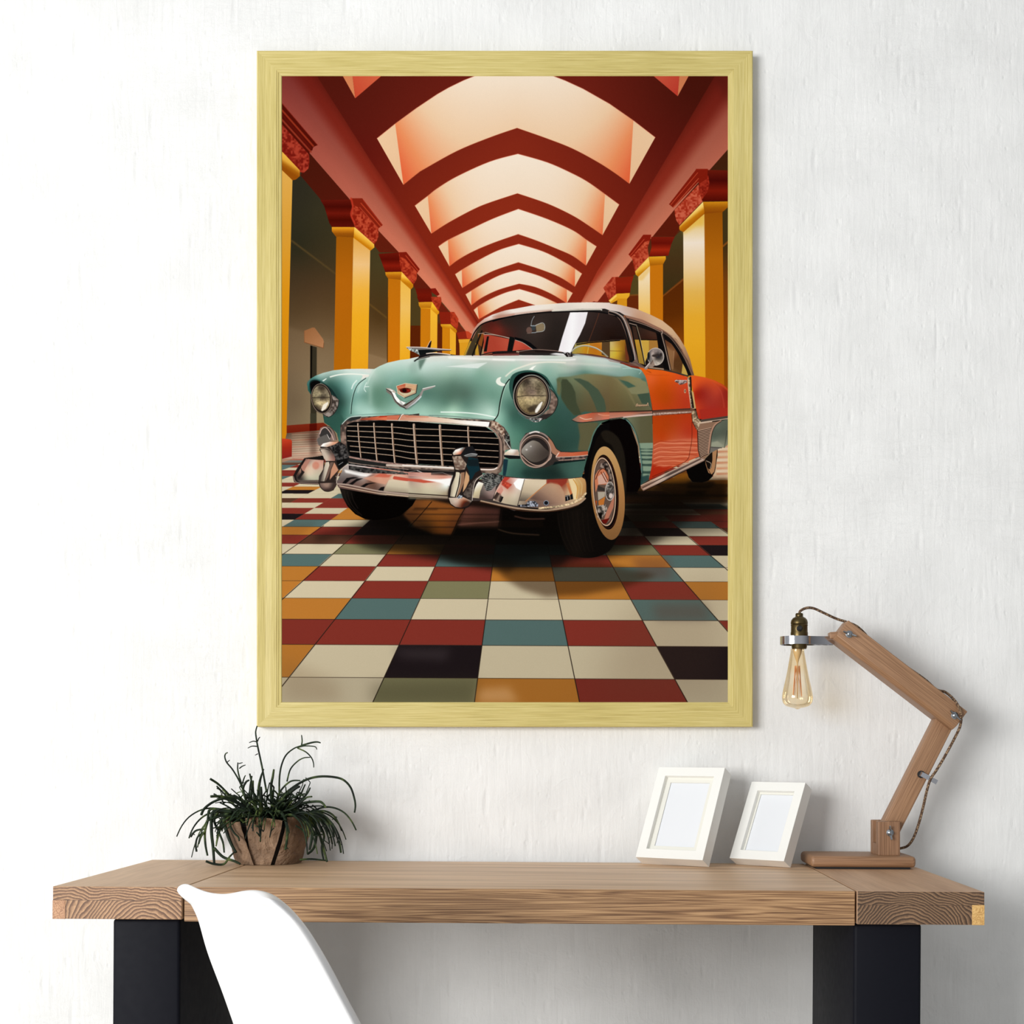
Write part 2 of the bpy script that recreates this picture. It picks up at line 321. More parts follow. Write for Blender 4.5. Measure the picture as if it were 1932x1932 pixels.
    F(a6, "375 1050 480 920 560 915 540 1120 440 1198 400 1100", (200,74,44), tex=(1.8,(160,40,20),'mix')); F(a6, "520 925 745 908 718 990 697 1112 530 1120", ('lin',620,915,620,1110,(140,28,8),(150,28,8),(120,18,4)))
    F(a6, "230 1225 260 1212 300 1222", (130,24,10))

TILE = {'c':(203,188,154),'r':(134,46,35),'t':(80,106,102),'o':(188,116,38),'k':(30,22,24),'g':(124,120,82),'b':(88,52,36)}
def paint_floor():
    VX, VY = 973.0, 735.0
    cols = [-920,-740,-560,-380,-205,-31,135,314,507,702.6,894.9,1093.7,1297.8,1491.8,1668,1845,2025,2205,2390,2570]
    rows = [(1330,1335),(1277.5,1282),(1215.5,1220),(1168,1171),(1128,1132),(1095.5,1097.6),(1068,1071),(1045,1048),(1025.7,1028.7),(1009,1011.8),(993.5,996.5),(980,984),(969,971.7),(958,960.3),
            (948,951),(939.6,942.5),(931,934),(924.2,926.5),(917.8,919.5),(910.5,912),(904,905.5),(898,899.5),(892,893.5),(887,888.5),(882,883),(877,878),(872.5,873.5),(868,869),(864,865),(860,861)]
    # one string per row, first letter = column between cols[0] and cols[1]
    M = [".......ccgorcc....", ".......odkcckcr...", ".......rrrtrcrr...", "......cotccctcrc..", ".......ocrgcrot...", "......oorcrorrtcc.".replace('orrtcc','ottcc.'), "......ctcrttroto..",
         "......ccgorttgrkc.", ".....ooarbkbkrckrc".replace('ooarbkbkrckrc','crrbkbkkrcrcc'), "......orkkkkkkcrcc".replace('......','.....o'), ".....ctcktbbktrtrc", ".....krobobkkgrrrc", "....rrccoobbkbbobt", "....ccrrobbbbgbbob",
         "....obrrobbbkkobbb", "...rcctccbkkboboob", "...ckcccrbbkbobkob", "...cocbcrbbkboobko", "..rcccrcobkbobobbo", "..crccocrbkobbobok"]
    M[4] = ".......ocrgcorot.."; M[5] = ".......orcrottcc.."; M[3] = ".......otccctcc..."
    # exact rows: columns  index:0..  (col7 = Y..Z left of line Z)
    M = {0:(7,'cdgorc'),1:(7,'odkcck'),2:(7,'rrrtrcr'),3:(7,'otccctc'),4:(6,'ocrgcoro'),5:(6,'orcrottc'),6:(6,'tcrttrotc'),7:(5,'ccgorttgrk'),8:(5,'rbrbbkkrcr'),9:(5,'orkkkkkckc'),10:(4,'ctcktbbktrtr'),
         11:(4,'krobobkkkgrr'),12:(3,'orcobobkkbcc'),13:(3,'ccrrobbkkkgb'),14:(2,'obrrobbbkkobb'),15:(2,'rcctcobkkbobb'),16:(2,'ckcccbbkbobkb'),17:(1,'rcocbcbbkkooko'),18:(1,'crccrcbkkboboo'),19:(1,'ccrccobkkobbobo')}
    M[0] = (7,'ccgorc'); M[1] = (7,'ockcck')
    def X(ci, y): return VX + (ci-VX)*(y-VY)/590.0
    F(ph, "530 830 700 820 700 800 1374 800 1374 1330 530 1330", (150,120,90))
    rs = np.random.RandomState(3)
    for r in range(len(rows)-1):
        (l0, r0), (l1, r1) = rows[r], rows[r+1]
        st, s = M.get(r, (0, None))
        for k in range(len(cols)-1):
            if s is not None and 0 <= k-st < len(s): ch = s[k-st]
            else: ch = 'crtocbrcc'[rs.randint(9)]
            P = []
            for ci, (yl, yr) in ((cols[k], (l0, r0)), (cols[k+1], (l0, r0)), (cols[k+1], (l1, r1)), (cols[k], (l1, r1))):
                y = yl
                for _ in range(3):
                    x = X(ci, y); y = yl+(yr-yl)*(min(max(x, 400), 1500)-530)/843
                P.append((x, y))
            if max(p[0] for p in P) < 528 or min(p[0] for p in P) > 1376: continue
            c = TILE[ch]; f = 1+.04*(rs.rand()-.5)
            f *= 1.0 if r > 3 else (.88, .95, .98, 1.0)[r]
            F(ph, P, tuple(v*f for v in c))
    for k in range(6, len(cols)):
        q = []
        for y in (1330, 1200, 1100, 1040, 990): q.append((X(cols[k], y), y+1.5))
        LN(ph, q, (1.9, .9), (34,24,18), a=.9)
    for r in range(1, 12):
        (l0, r0) = rows[r]; LN(ph, [(530, l0), (1374, r0)], 1.3 if r < 4 else .8, (44,32,24), a=.7)
    # warm/dim falloff of the printed floor
    F(ph, "1180 1140 1374 1060 1374 1330 1120 1330", (92,62,40), a=.20, bl=34); F(ph, "530 1240 640 1290 640 1330 530 1330", (110,80,50), a=.25, bl=14)
    F(ph, "700 1290 900 1282 895 1326 700 1326", (60,54,34), a=.35, bl=12)
    F(ph, "905 1300 960 1296 980 1326 900 1326", (214,170,120), a=.5, bl=8); F(ph, "740 1225 850 1225 840 1245 760 1240", (70,60,62), a=.5, bl=8)
    F(ph, "1230 1140 1330 1140 1340 1168 1240 1168", (90,76,66), a=.6, bl=8); F(ph, "1190 1050 1260 1050 1270 1094 1210 1094", (96,56,44), a=.45, bl=8)
    # far floor, upper left
    F(b5, "88 300 700 245 700 690 0 690", [(100,310,(96,74,58)),(300,400,(150,124,98)),(500,500,(186,164,138)),(300,600,(196,170,144)),(500,320,(112,88,70)),(480,400,(92,62,50))])
    for i, y in enumerate(range(300, 700, 34)):
        LN(b5, [(170, y+8), (640, y-14)], 1.6, (96,60,44) if i % 3 else (150,60,40), a=.5, bl=.8)
        LN(b5, [(170, y+25), (640, y+3)], 1.4, (214,190,160), a=.45, bl=.8)
    F(b5, "440 260 545 250 545 640 440 640", (66,38,28), a=.45, bl=2.5)
    F(b5, "0 690 170 650 600 620 600 700 0 760", (196,130,104), a=.4, bl=3)
    F(b5, "10 380 90 385 150 395 168 420 165 655 10 692", ('lin',10,380,60,680,(206,60,26),(160,36,18),(140,30,24)))
    F(b5, "88 182 645 140 700 180 700 245 88 300", ('lin',88,180,88,300,(124,34,14),(112,24,8)), bl=.3); F(b5, "435 160 545 152 545 260 435 268", (84,10,2), bl=.4)
    # far floor, right edge
    F(b8, "1640 480 1800 440 1800 1000 1560 1000 1600 800", (214,176,138))
    for i, y in enumerate(range(500, 990, 42)): LN(b8, [(1630, y), (1800, y-6)], (2.2, 1.4), [(206,110,66),(236,222,196),(190,92,52),(228,200,160)][i % 4], a=.8, bl=.8)
    F(b8, "1160 860 1240 1040 1800 1000 1800 1300 1000 1300 700 1100", (110,58,14), bl=3); F(b8, "700 1100 1160 900 1240 1040 1000 1100", (140,80,14), bl=2)
    F(b8, "1190 1040 1600 1040 1560 1100 1400 1260 1160 1240", (24,16,8), a=.85, bl=3); F(b8,"1600 1040 1800 1050 1800 1100 1620 1100",(186,100,16),a=.8,bl=2)
    for i, (y, c) in enumerate(((1080,(60,36,12)),(1150,(120,66,20)),(1240,(34,24,12)),(1320,(104,56,20)),(1420,(28,32,26)),(1500,(112,72,44)))):
        LN(b8, [(240 if y > 1200 else 700, y), (1800, y+8)], 7 if y > 1300 else 4.5, c, a=.75, bl=1.6)
    # shadows under the car
    F(ph, "640 930 1380 905 1380 950 1310 975 1270 1000 1230 1025 1180 1045 1120 1056 1080 1052 1020 1050 960 1062 900 1062 850 1050 800 1032 745 1018 690 1006 640 1010 600 1020 590 1012 640 1000 690 985 700 970", (8,5,3), a=.66, bl=7)
    F(ph, "760 945 1080 960 1160 1040 1000 1040 880 1020 760 1010 690 985", (6,4,2), a=.75, bl=8)
    F(ph, "1080 1010 1180 960 1260 930 1340 935 1260 975 1170 1035 1090 1046", (6,4,2), a=.55, bl=7)
    F(ph, "1180 925 1300 905 1374 910 1374 960 1260 975 1190 1000", (10,6,2), a=.45, bl=8)
    F(ph, "930 1062 1000 1060 1130 1060 1240 1085 1180 1108 1100 1122 1030 1126 985 1112 950 1090", (50,26,8), a=.55, bl=5)
    F(ph, "690 1000 1090 1000 1100 1052 1040 1072 960 1074 900 1066 800 1052 720 1040 660 1012", (8,7,5), a=.62, bl=7)
    F(ph, "800 1030 1090 1030 1060 1066 960 1068 860 1060", (8,10,9), a=.5, bl=5)
    F(ph, "640 1010 760 1010 900 1045 980 1062 960 1080 860 1062 760 1040 690 1035", (20,14,8), a=.45, bl=5)
    F(ph, "1175 960 1374 950 1374 1000 1290 1012 1180 1035", (16,11,7), a=.5, bl=9)
    F(ph, "530 985 600 985 560 1020 530 1022", (60,30,16), a=.18, bl=6)
    # amber reflections between the wheels
    F(b6, "400 1310 660 1310 940 1370 1180 1440 1040 1720 980 1840 700 1830 420 1720 250 1540", [(450,1400,(120,66,26)),(650,1500,(146,80,26)),(900,1500,(150,82,28)),(800,1700,(120,62,16)),(1000,1650,(110,56,22)),(600,1780,(40,22,8))], a=.85, bl=2)
    F(b6, "1180 1400 1720 1450 1700 1720 1080 1720", [(1250,1450,(120,66,52)),(1600,1500,(84,46,38)),(1400,1650,(76,44,32))], a=.75, bl=3)
    for y, x0, x1, a_ in ((1440,420,1180,.7),(1530,300,1720,.7),(1630,380,1700,.6),(1725,380,1700,.8),(1600,1150,1700,.5)): LN(b6, [(x0,y),(x1,y+6)], 1.6, (22,12,8), a=a_, bl=1)
    for t in ("680 1340 520 1530 360 1700 200 1932", "1185 1440 1090 1600 1030 1740 940 1932", "1735 1450 1700 1700 1680 1900"): LN(b6, t, 1.3, (8,5,3), a=.9, bl=.3)
    LN(b6, "400 1460 760 1455", 2.5, (30,16,8), a=.6, bl=1.5)
    LN(b7, "330 1560 520 1600 780 1600", 1.6, (150,92,70), a=.6, bl=1, s=True); LN(b7, "80 1760 300 1820 700 1845", 1.2, (130,90,60), a=.6, bl=1, s=True)
    LN(b6, "1080 1690 1350 1665 1700 1640", 1.6, (140,90,74), a=.6, bl=1, s=True)
def paint_car():
    BK = (10, 8, 8)
    # tyres and wheel-arch dark
    F(b5, "890 1130 1300 1200 1932 1260 2060 1290 1995 1400 1932 1455 1800 1560 1600 1610 1420 1620 1280 1605 1130 1530 1010 1410 940 1280", ('lin',900,1300,1300,1400,(30,24,20),(6,4,3),(5,3,2)))
    for q in ("960 1180 990 1300 1060 1420 1180 1530", "1010 1190 1040 1310 1110 1430 1230 1550", "1070 1200 1100 1320 1170 1440"): LN(b5, q, 1.2, (46,36,30), a=.6, s=True, bl=.4)
    F(b7, "1500 240 1640 170 1932 90 2080 150 2200 500 2240 1000 2200 1160 1932 1180 1400 1180 1380 700", BK)
    F(b8, "0 90 200 78 300 180 400 420 440 620 480 900 475 1100 420 1190 240 1190 0 1190", (8,4,4))
    F(b7, "1300 940 1500 880 1500 1120 1300 1120", BK)
    # front right tyre
    F(b7, "1060 1440 1380 1240 1480 700 1560 420 1640 300 1720 260 1830 300 1932 420 2010 700 2030 1100 1990 1500 1900 1850 1760 2080 1560 2180 1380 2160 1180 1990 1100 1800", (16,12,9), s=True)
    F(c2, "500 300 720 240 780 0 860 -60 960 -60 1055 60 1050 250 1010 450 940 600 860 660 760 685 660 680 590 660 545 600 505 480 480 380", ('lin',480,400,800,400,(12,9,7),(20,15,11),(13,10,8)), s=True)
    for dx in range(0, 260, 42): LN(c2, [(480+dx,300),(510+dx*.95,480),(580+dx*.8,630)], 1.0, (34,26,20), a=.55, s=True, bl=.4)
    F(b7, "1640 300 1720 255 1830 300 1932 420 2000 650 2020 1000 2000 1300 1932 1300 1900 900 1820 520 1700 420", (34,28,20), s=True, bl=1, a=.8)
    # whitewall
    EL(b7, 1745, 1210, 252, 712, ('lin',1740,500,1740,1920,(196,150,90),(182,134,76),(170,116,62),(150,102,54),(128,86,46)), rot=-5)
    EL(b7, 1716, 1195, 188, 570, (14,9,8), rot=-4.5)
    RING(b7, 1712, 1195, 180, 545, 1.0, (90,30,14), rot=-4.5, a=.7)
    EL(b7, 1692, 1190, 168, 520, (176,136,106), rot=-4)
    EL(b7, 1690, 1190, 155, 500, (96,74,62), rot=-4, bl=.6)
    clip_to(b7, [(1690+158*math.cos(t), 1190+500*math.sin(t)) for t in np.linspace(0, 6.28, 40, endpoint=False)])
    F(b7, "1640 760 1740 720 1830 860 1850 1000 1780 1060 1740 880 1680 830 1620 830", (30,22,20), tex=(2.5,(150,130,116),'mix'))
    F(b7, "1540 960 1600 860 1690 830 1760 960 1740 1080 1600 1080 1560 1200", (204,116,78)); F(b7, "1590 960 1700 880 1740 1060 1600 1080", (206,160,140))
    LN(b7, "1560 1000 1610 880 1680 840 1750 930 1780 1060", 1.2, (60,20,10), s=True); LN(b7, "1640 890 1720 1040", 1.6, (120,50,24)); LN(b7, "1680 890 1740 1010", 1.2, (90,34,16))
    F(b7, "1590 1090 1700 1140 1700 1180 1590 1170", (52,46,42)); F(b7, "1590 1190 1700 1190 1700 1260 1600 1320", (172,158,138)); F(b7, "1600 1330 1705 1260 1680 1400 1610 1420", (190,106,36)); F(b7, "1530 1310 1580 1330 1570 1420 1530 1400", (176,70,24))
    F(b7, "1570 1400 1720 1380 1740 1480 1660 1580 1600 1600 1560 1500", (60,54,48), tex=(1.6,(180,164,150),'mix')); F(b7, "1800 1330 1850 1200 1840 1400 1760 1580 1680 1640 1720 1500", (180,110,84)); F(b7, "1640 1620 1770 1590 1720 1670 1660 1680", (104,18,12)); F(b7,"1590 1510 1660 1510 1650 1600 1600 1590",(14,10,8))
    EL(b7, 1775, 1180, 72, 140, (120,110,104), tex=(1.4,(50,40,36),'mix')); EL(b7, 1770, 1130, 50, 80, (170,160,150), tex=(1.8,(60,54,50),'mix')); RING(b7, 1775, 1180, 68, 140, 1.2, (200,190,180)); EL(b7,1790,1250,30,40,(210,190,178),bl=.5)
    LN(b7, "1790 740 1850 900 1880 1150 1850 1450 1760 1640", 1.6, (190,150,130), s=True, a=.8)
    clip_to(None, '')
    RING(b7, 1692, 1190, 166, 516, 1.5, (206,170,140), rot=-4); RING(b7, 1690, 1190, 152, 494, .9, (30,20,16), rot=-4)
    # rear wheel
    F(b8, "1160 850 1450 700 1500 650 1640 540 1640 640 1600 850 1560 960 1500 1020 1400 1050 1260 1040 1200 970", (8,6,5), s=False)
    F(b8, "1560 570 1635 540 1625 700 1590 880 1550 930 1500 900 1460 780 1450 700 1500 640", (176,124,80)); F(b8, "1450 690 1500 640 1560 575 1562 700 1545 820 1520 850 1490 830", (22,16,12)); LN(b8, "1470 720 1540 760 1530 830", 1.5, (150,130,110), s=True)
    LN(b8, "1455 700 1490 830 1550 930 1600 860 1635 560", 1, (20,12,8), s=True)
    # --- main painted body
    BODY = ("", )
    body = b1.pts("440 1250 520 1200 640 1155 800 1115 1000 1095 1200 1092 1420 1095 1500 1050 1620 1000 1800 960 1932 945") + b2.pts("400 925 500 905 700 893 1000 889 1500 889 1932 890") \
        + b3.pts("500 872 1100 860 1300 872 1700 922") + b4.pts("0 975 200 1020 330 1070 480 1100 540 1160 600 1420 640 1650 650 1932") \
        + b8.pts("660 500 640 800 605 1000 470 1090 483 900 450 500 400 330 320 180 240 90 160 78 0 95") \
        + b7.pts("1932 90 1760 100 1660 140 1580 230 1520 350 1480 500 1450 600 1410 750 1350 970 1000 1000 180 1000 100 1100 0 1000") \
        + b6.pts("1700 1000 0 1000") + b5.pts("1000 950 900 520 850 300 740 190 660 140 645 60") + b1.pts("640 1790 480 1520 410 1420 402 1340")
    body = [(x/PS+PX0, y/PS+PY0) for x, y in body]
    mesh = [(592,708,(96,150,140)),(603,703,(178,206,194)),(625,698,(184,208,196)),(655,698,(204,220,208)),(700,703,(208,220,210)),(642,721,(96,142,130)),(622,720,(70,110,98)),(638,742,(44,80,72)),(658,738,(112,160,148)),(655,720,(140,184,172)),(645,760,(44,76,66)),(632,790,(38,72,62)),(644,800,(56,100,86)),
        (652,775,(70,116,102)),(665,760,(112,158,144)),(680,735,(150,190,178)),(691,712,(176,208,194)),(672,770,(150,192,176)),(685,746,(112,156,140)),(712,735,(100,140,118)),(712,765,(106,148,126)),(708,700,(182,208,192)),(735,690,(186,212,198)),(770,686,(192,214,202)),
        (741,715,(130,172,156)),(735,735,(104,146,128)),(767,703,(150,190,172)),(800,700,(176,204,190)),(842,686,(198,216,206)),(890,690,(190,212,200)),(870,703,(150,184,166)),(842,706,(148,182,162)),(854,722,(98,132,114)),(879,742,(82,112,96)),(850,750,(82,116,98)),(804,746,(84,124,108)),(770,740,(96,140,122)),(790,720,(104,144,124)),
        (910,721,(116,160,140)),(929,706,(148,184,166)),(905,700,(140,178,158)),(842,763,(100,140,120)),(880,765,(98,138,120)),(854,774,(164,204,178)),(800,773,(150,192,172)),(750,775,(146,190,170)),(700,776,(164,204,188)),(925,778,(180,214,196)),
        (929,746,(108,152,132)),(949,746,(112,156,136)),(953,730,(128,170,150)),(945,715,(150,186,168)),(955,765,(84,128,112)),(966,780,(62,100,86)),(948,786,(122,170,150)),(967,790,(62,104,90)),(980,820,(74,124,104)),(972,850,(84,128,108)),(1010,803,(54,94,80)),(1040,795,(44,80,66)),(1067,817,(44,76,66)),
        (1060,780,(50,84,74)),(1052,760,(56,92,80)),(1045,740,(70,112,100)),(1040,715,(124,164,146)),(1029,697,(146,184,166)),(1005,688,(204,214,200)),(967,692,(176,206,188)),(1079,686,(196,200,190)),(1060,697,(166,190,172)),(1104,703,(96,136,122)),(1110,692,(160,186,170)),(1141,686,(192,206,196)),(1160,694,(156,182,172)),
        (1193,703,(124,160,146)),(1210,712,(90,126,112)),(950,677,(204,206,196)),(1000,675,(214,208,202)),(1080,677,(206,208,198)),(890,676,(220,214,204)),(967,885,(60,102,88)),(1000,890,(44,76,66)),(1042,892,(30,46,40)),(1085,880,(62,98,86)),(1095,870,(60,92,80)),(1054,842,(40,66,56)),(1085,836,(44,74,64)),(1000,810,(54,94,80)),
        (1212,811,(94,90,60)),(1225,850,(96,92,62)),(1200,800,(92,92,62)),(1222,880,(120,140,112)),(1222,900,(70,100,90)),(1215,790,(96,92,60))]
    F(ph, body, mesh)
    # dark lower grille zone
    F(b5, "900 180 960 120 1150 60 1932 20 2100 0 2100 900 1100 900 1000 720 910 500", (34,34,32))
    clip_to(ph, body)
    # soft modelling on the hood and fenders
    F(b2, "880 1060 1530 995 1380 1085", (224,232,224), a=.9, bl=.4); F(b2, "880 1120 1380 1130 1380 1160 1000 1140", (150,180,160), a=.3, bl=2)
    LN(b2, "940 920 1300 940 1932 960", 3.2, (250,248,240), a=.8, bl=1.2); LN(b3, "0 950 500 955 1100 960 1250 950", 2.6, (252,248,244), a=.8, bl=1)
    F(b2, "480 960 600 930 560 1010 500 1120 480 1040", (70,100,84), a=.8, bl=1.5); F(b2, "330 1060 420 960 480 940 470 1150 360 1200", (134,166,150), a=.5, bl=3)
    LN(b2, "420 975 480 940 640 905", 2.4, (16,20,18), bl=.5, s=True)
    LN(b1, "750 1215 900 1180 1100 1172 1330 1190", 2.4, (238,240,226), s=True, bl=.5); F(b1, "1230 1190 1345 1185 1330 1215 1260 1240 1210 1260 1240 1215", (230,224,212), bl=.5)
    F(b1, "615 1280 690 1235 695 1245 640 1290", (232,240,230), bl=.3); LN(b1, "1075 1395 1100 1330 1150 1270", 2, (226,238,230), s=True, bl=.4)
    LN(b1, "1290 1440 1265 1390 1300 1300", 1.3, (216,234,224), s=True, bl=.3); LN(b1, "1280 1365 1335 1362", 1.6, (220,236,226)); LN(b1, "1165 1450 1210 1330 1300 1230", 2.4, (190,218,204), s=True, a=.6, bl=1)
    F(b1, "1440 1100 1400 1180 1380 1300 1380 1650 1340 1650 1330 1350 1350 1200", (160,192,174), a=.5, bl=2.5); LN(b1, "1440 1095 1385 1160 1340 1250 1310 1330", 2, (206,226,212), a=.7, s=True, bl=1)
    LN(b1, "1065 1775 1080 1600 1120 1430 1180 1320 1290 1235", 1.3, (28,44,38), s=True); LN(b1, "1050 1770 1065 1600 1105 1430 1160 1330", .8, (190,220,206), s=True, a=.6)
    LN(b2, "20 1350 100 1220 240 1150", 5, (140,180,160), a=.35, s=True, bl=2.5)
    # lower lip highlights over the grille
    LN(b2, "820 1750 1100 1755 1400 1780 1650 1830", 2, (240,250,240), s=True, bl=.5); LN(b2, "640 1800 1000 1815 1350 1850 1640 1870", 1.3, (100,120,112), s=True, bl=.4); LN(b2, "0 1770 300 1790 700 1810", 1.2, (120,150,138), s=True, bl=.5)
    LN(b1, "1000 1830 1200 1795 1500 1780 1932 1785", 1.4, (112,150,138), s=True, bl=.6)
    # hood cut line, right
    LN(b2, "1860 1250 1790 1350 1740 1500 1710 1650 1690 1780 1640 1860 1570 1940", 1.9, (18,20,16), s=True); LN(b2, "1875 1262 1805 1360 1755 1510 1725 1660 1700 1790", .9, (190,216,196), s=True, a=.7)
    F(b3, "45 1280 70 1235 125 1218 110 1260 130 1300 185 1325 165 1355 110 1350 60 1320", (238,240,226), s=True, bl=.3)
    LN(b3, "195 1205 300 1120 450 1060 620 1010 850 990 1100 1000", 2.4, (240,234,216), s=True, bl=.8); F(b3, "545 1100 600 1060 660 1040 620 1080 600 1110", (250,250,240), bl=.3)
    LN(b3, "1100 1010 1400 1020 1932 1060", 3, (214,214,200), a=.7, s=True, bl=1.5); LN(b3, "1000 1040 1300 1090 1932 1110", 3, (150,176,150), a=.5, s=True, bl=2)
    # olive and green reflections along the fender
    F(b3, "960 1250 1000 1220 1150 1210 1400 1165 1600 1175 1932 1220 2100 1260 2100 1830 1400 1740 1230 1800 1040 1560 1010 1400", [(1000,1300,(84,96,66)),(1200,1230,(110,120,86)),(1500,1200,(122,114,74)),(1932,1300,(112,98,62)),(1700,1500,(104,88,56)),(1300,1700,(84,80,52)),(1080,1560,(66,80,58)),(1900,1700,(100,84,52))], bl=1.2)
    F(b4, "0 1230 300 1200 470 1240 560 1290 650 1750 0 1760", [(50,1300,(116,102,64)),(60,1650,(100,84,50)),(350,1250,(134,130,86)),(400,1500,(110,106,70)),(500,1450,(122,120,88)),(500,1700,(96,92,62))], bl=.8)
    F(b3, "975 1270 1030 1300 1025 1450 1010 1520 970 1450", (98,100,66), bl=1)
    F(b3, "1050 1250 1120 1250 1200 1340 1250 1450 1265 1600 1345 1790 1240 1800 1130 1690 1035 1520 1045 1400 1035 1300", (62,70,48), bl=.7)
    F(b3, "1220 1240 1320 1240 1450 1290 1600 1410 1690 1560 1715 1680 1710 1760 1590 1760 1530 1600 1450 1440 1340 1330", (66,82,62), bl=.7)
    F(b4, "130 1250 280 1290 400 1360 280 1385 180 1310", (62,92,74), bl=.6); F(b4, "20 1210 160 1260 290 1390 400 1640 380 1650 250 1400 100 1270", (132,120,80), a=.5, bl=1); F(b4, "420 1478 600 1455 635 1700 590 1640 490 1620", (62,80,62), bl=.5); F(b4, "470 1245 540 1230 560 1290 500 1270", (80,112,94), bl=.8); F(b4, "280 1395 400 1365 590 1350 600 1455 420 1478 330 1470", (128,126,88), bl=.7)
    LN(b4, "200 1090 330 1085 450 1110 480 1130 450 1170", 1, (190,220,210), a=.7, bl=.3, s=True); LN(b4, "0 985 200 1035 330 1085", 2, (190,206,196), a=.7, s=True, bl=.8)
    LN(b3, "1000 1190 1150 1180 1400 1150 1700 1170 1932 1230", 3, (84,124,108), a=.5, s=True, bl=2.2)
    # below trim, between arch and door
    F(b8, "250 60 650 40 665 450 445 450 380 260 300 120", ('lin',300,200,650,200,(108,112,84),(92,88,60),(90,86,56)))
    F(b8, "445 450 665 445 655 700 605 1000 480 1080 480 800", (128,150,124))
    for i, y in enumerate((530, 570, 620, 680, 760, 870, 980)):
        F(b8, [(450,y),(560,y+8),(665,y),(665,y+22+i*6),(560,y+14+i*6),(455,y+18+i*5)], (52,74,64), bl=.6)
    F(b8, "480 960 600 930 605 1000 480 1090", (44,70,66), bl=1)
    F(b7, "1290 150 1450 130 1600 140 1540 330 1480 480 1440 570 1290 560 1320 350", (92,88,58), bl=1.2); LN(b7, "1450 560 1490 440 1540 280 1640 150", 2.2, (80,120,106), s=True, bl=.4)
    F(b7, "500 830 880 850 1000 900 1100 980 500 990 420 900", (24,42,38), a=.6, bl=4); F(b7, "960 740 1400 690 1360 960 1150 960", (58,92,80), a=.5, bl=4)
    LN(b8, "230 85 330 190 410 380 455 600 483 850 475 1090", 5, (30,60,58), s=True, a=.9, bl=1); LN(b8, "200 78 290 130 380 270 440 480 478 700 486 900", 1.2, (110,150,140), s=True)
    # left fender shadow side
    F(b1, "700 1300 860 1400 900 1600 880 1800 830 1932 640 1932 660 1850 760 1780 850 1650 870 1580 800 1470", (40,72,64), a=.75, bl=3.5)
    F(b5, "640 40 900 0 960 100 900 200 880 400 850 300 740 190 660 150", (42,82,70), a=.85, bl=1.5)
    clip_to(None, '')
    # ------------------------------------------------ left headlight
    F(b1, "440 1290 520 1255 620 1290 760 1390 850 1520 870 1570 800 1500 700 1360 600 1300 520 1330 480 1480 440 1420", (20,40,38), s=True, bl=.4)
    F(b1, "450 1310 520 1275 600 1300 520 1360 480 1470 455 1400", (8,8,8), s=True)
    LN(b1, "402 1340 415 1290 470 1255 540 1250 640 1290", 2, (60,104,98), s=True, bl=.4)
    F(b1, "760 1480 830 1520 880 1570 860 1680 800 1780 720 1830 660 1810 620 1760 740 1700", (150,136,126), tex=(2.0,(60,50,44),'mix')); LN(b1, "640 1780 720 1826 800 1780 862 1680 880 1570", 1, (30,24,22), s=True)
    EL(b1, 618, 1545, 162, 232, (20,16,14), rot=-8); RING(b1, 615, 1545, 150, 224, 1.3, (128,108,92), rot=-8)
    EL(b1, 610, 1535, 134, 196, [(560,1380,(110,98,76)),(620,1400,(70,58,44)),(700,1420,(120,108,86)),(600,1480,(140,126,96)),(620,1540,(66,56,44)),(520,1560,(130,116,84)),(580,1600,(196,176,130)),(660,1590,(170,150,110)),(560,1680,(76,64,46)),(620,1700,(110,94,72))], rot=-8, tex=(1.5,.28))
    LN(b1, "480 1528 740 1530", 1.3, (44,36,26), a=.8, bl=.4); F(b1, "610 1720 640 1640 715 1590 720 1620 680 1700 625 1740", (236,226,206), bl=.4)
    RING(b1, 612, 1540, 138, 202, .9, (44,32,26), rot=-8)
    # ------------------------------------------------ right headlight
    F(b3, "245 1350 270 1220 350 1150 500 1115 640 1130 780 1190 860 1280 980 1500 985 1570 900 1400 800 1280 640 1200 480 1200 380 1300 310 1450 300 1560 260 1450", (38,78,68), s=True, bl=.4)
    F(b3, "300 1380 330 1240 420 1165 560 1145 700 1170 820 1270 880 1390 800 1290 660 1190 500 1210 390 1310 330 1440 310 1500", (6,6,6), s=True)
    F(b3, "870 1400 930 1470 980 1550 975 1640 920 1760 800 1850 680 1900 560 1880 480 1830 700 1830 850 1700", (150,124,108), tex=(2.6,(92,72,62),'mix')); F(b3, "740 1790 900 1770 800 1850 680 1900 640 1860", (48,40,38)); LN(b3, "870 1395 935 1465 982 1550 975 1650 915 1765 800 1855", 1.1, (24,20,18), s=True)
    F(b3, "530 1850 760 1840 700 1900 620 1905", (60,54,52), tex=(1.3,(206,196,190),'mix')); LN(b3, "380 1760 480 1840 600 1875 690 1880", 1.6, (70,100,96), s=True)
    EL(b3, 590, 1510, 290, 330, (14,11,10)); RING(b3, 586, 1508, 270, 318, 1.3, (168,150,136)); RING(b3, 590, 1510, 284, 330, 1.0, (90,110,104))
    EL(b3, 588, 1505, 246, 290, (58,44,36)); RING(b3, 588, 1506, 236, 284, 1.6, (116,94,74))
    EL(b3, 590, 1505, 222, 272, [(520,1290,(60,50,40)),(600,1270,(150,134,108)),(700,1330,(110,98,74)),(430,1380,(150,134,100)),(600,1380,(130,112,90)),(700,1420,(116,100,76)),(480,1460,(126,106,80)),(600,1470,(134,112,94)),(760,1460,(140,124,96)),(450,1560,(176,154,108)),(600,1560,(194,172,122)),(740,1560,(150,132,96)),
        (500,1640,(150,130,90)),(600,1620,(170,150,108)),(590,1710,(70,58,42)),(500,1740,(120,100,66)),(740,1700,(110,94,70)),(600,1770,(130,110,76))], tex=(1.6,.25))
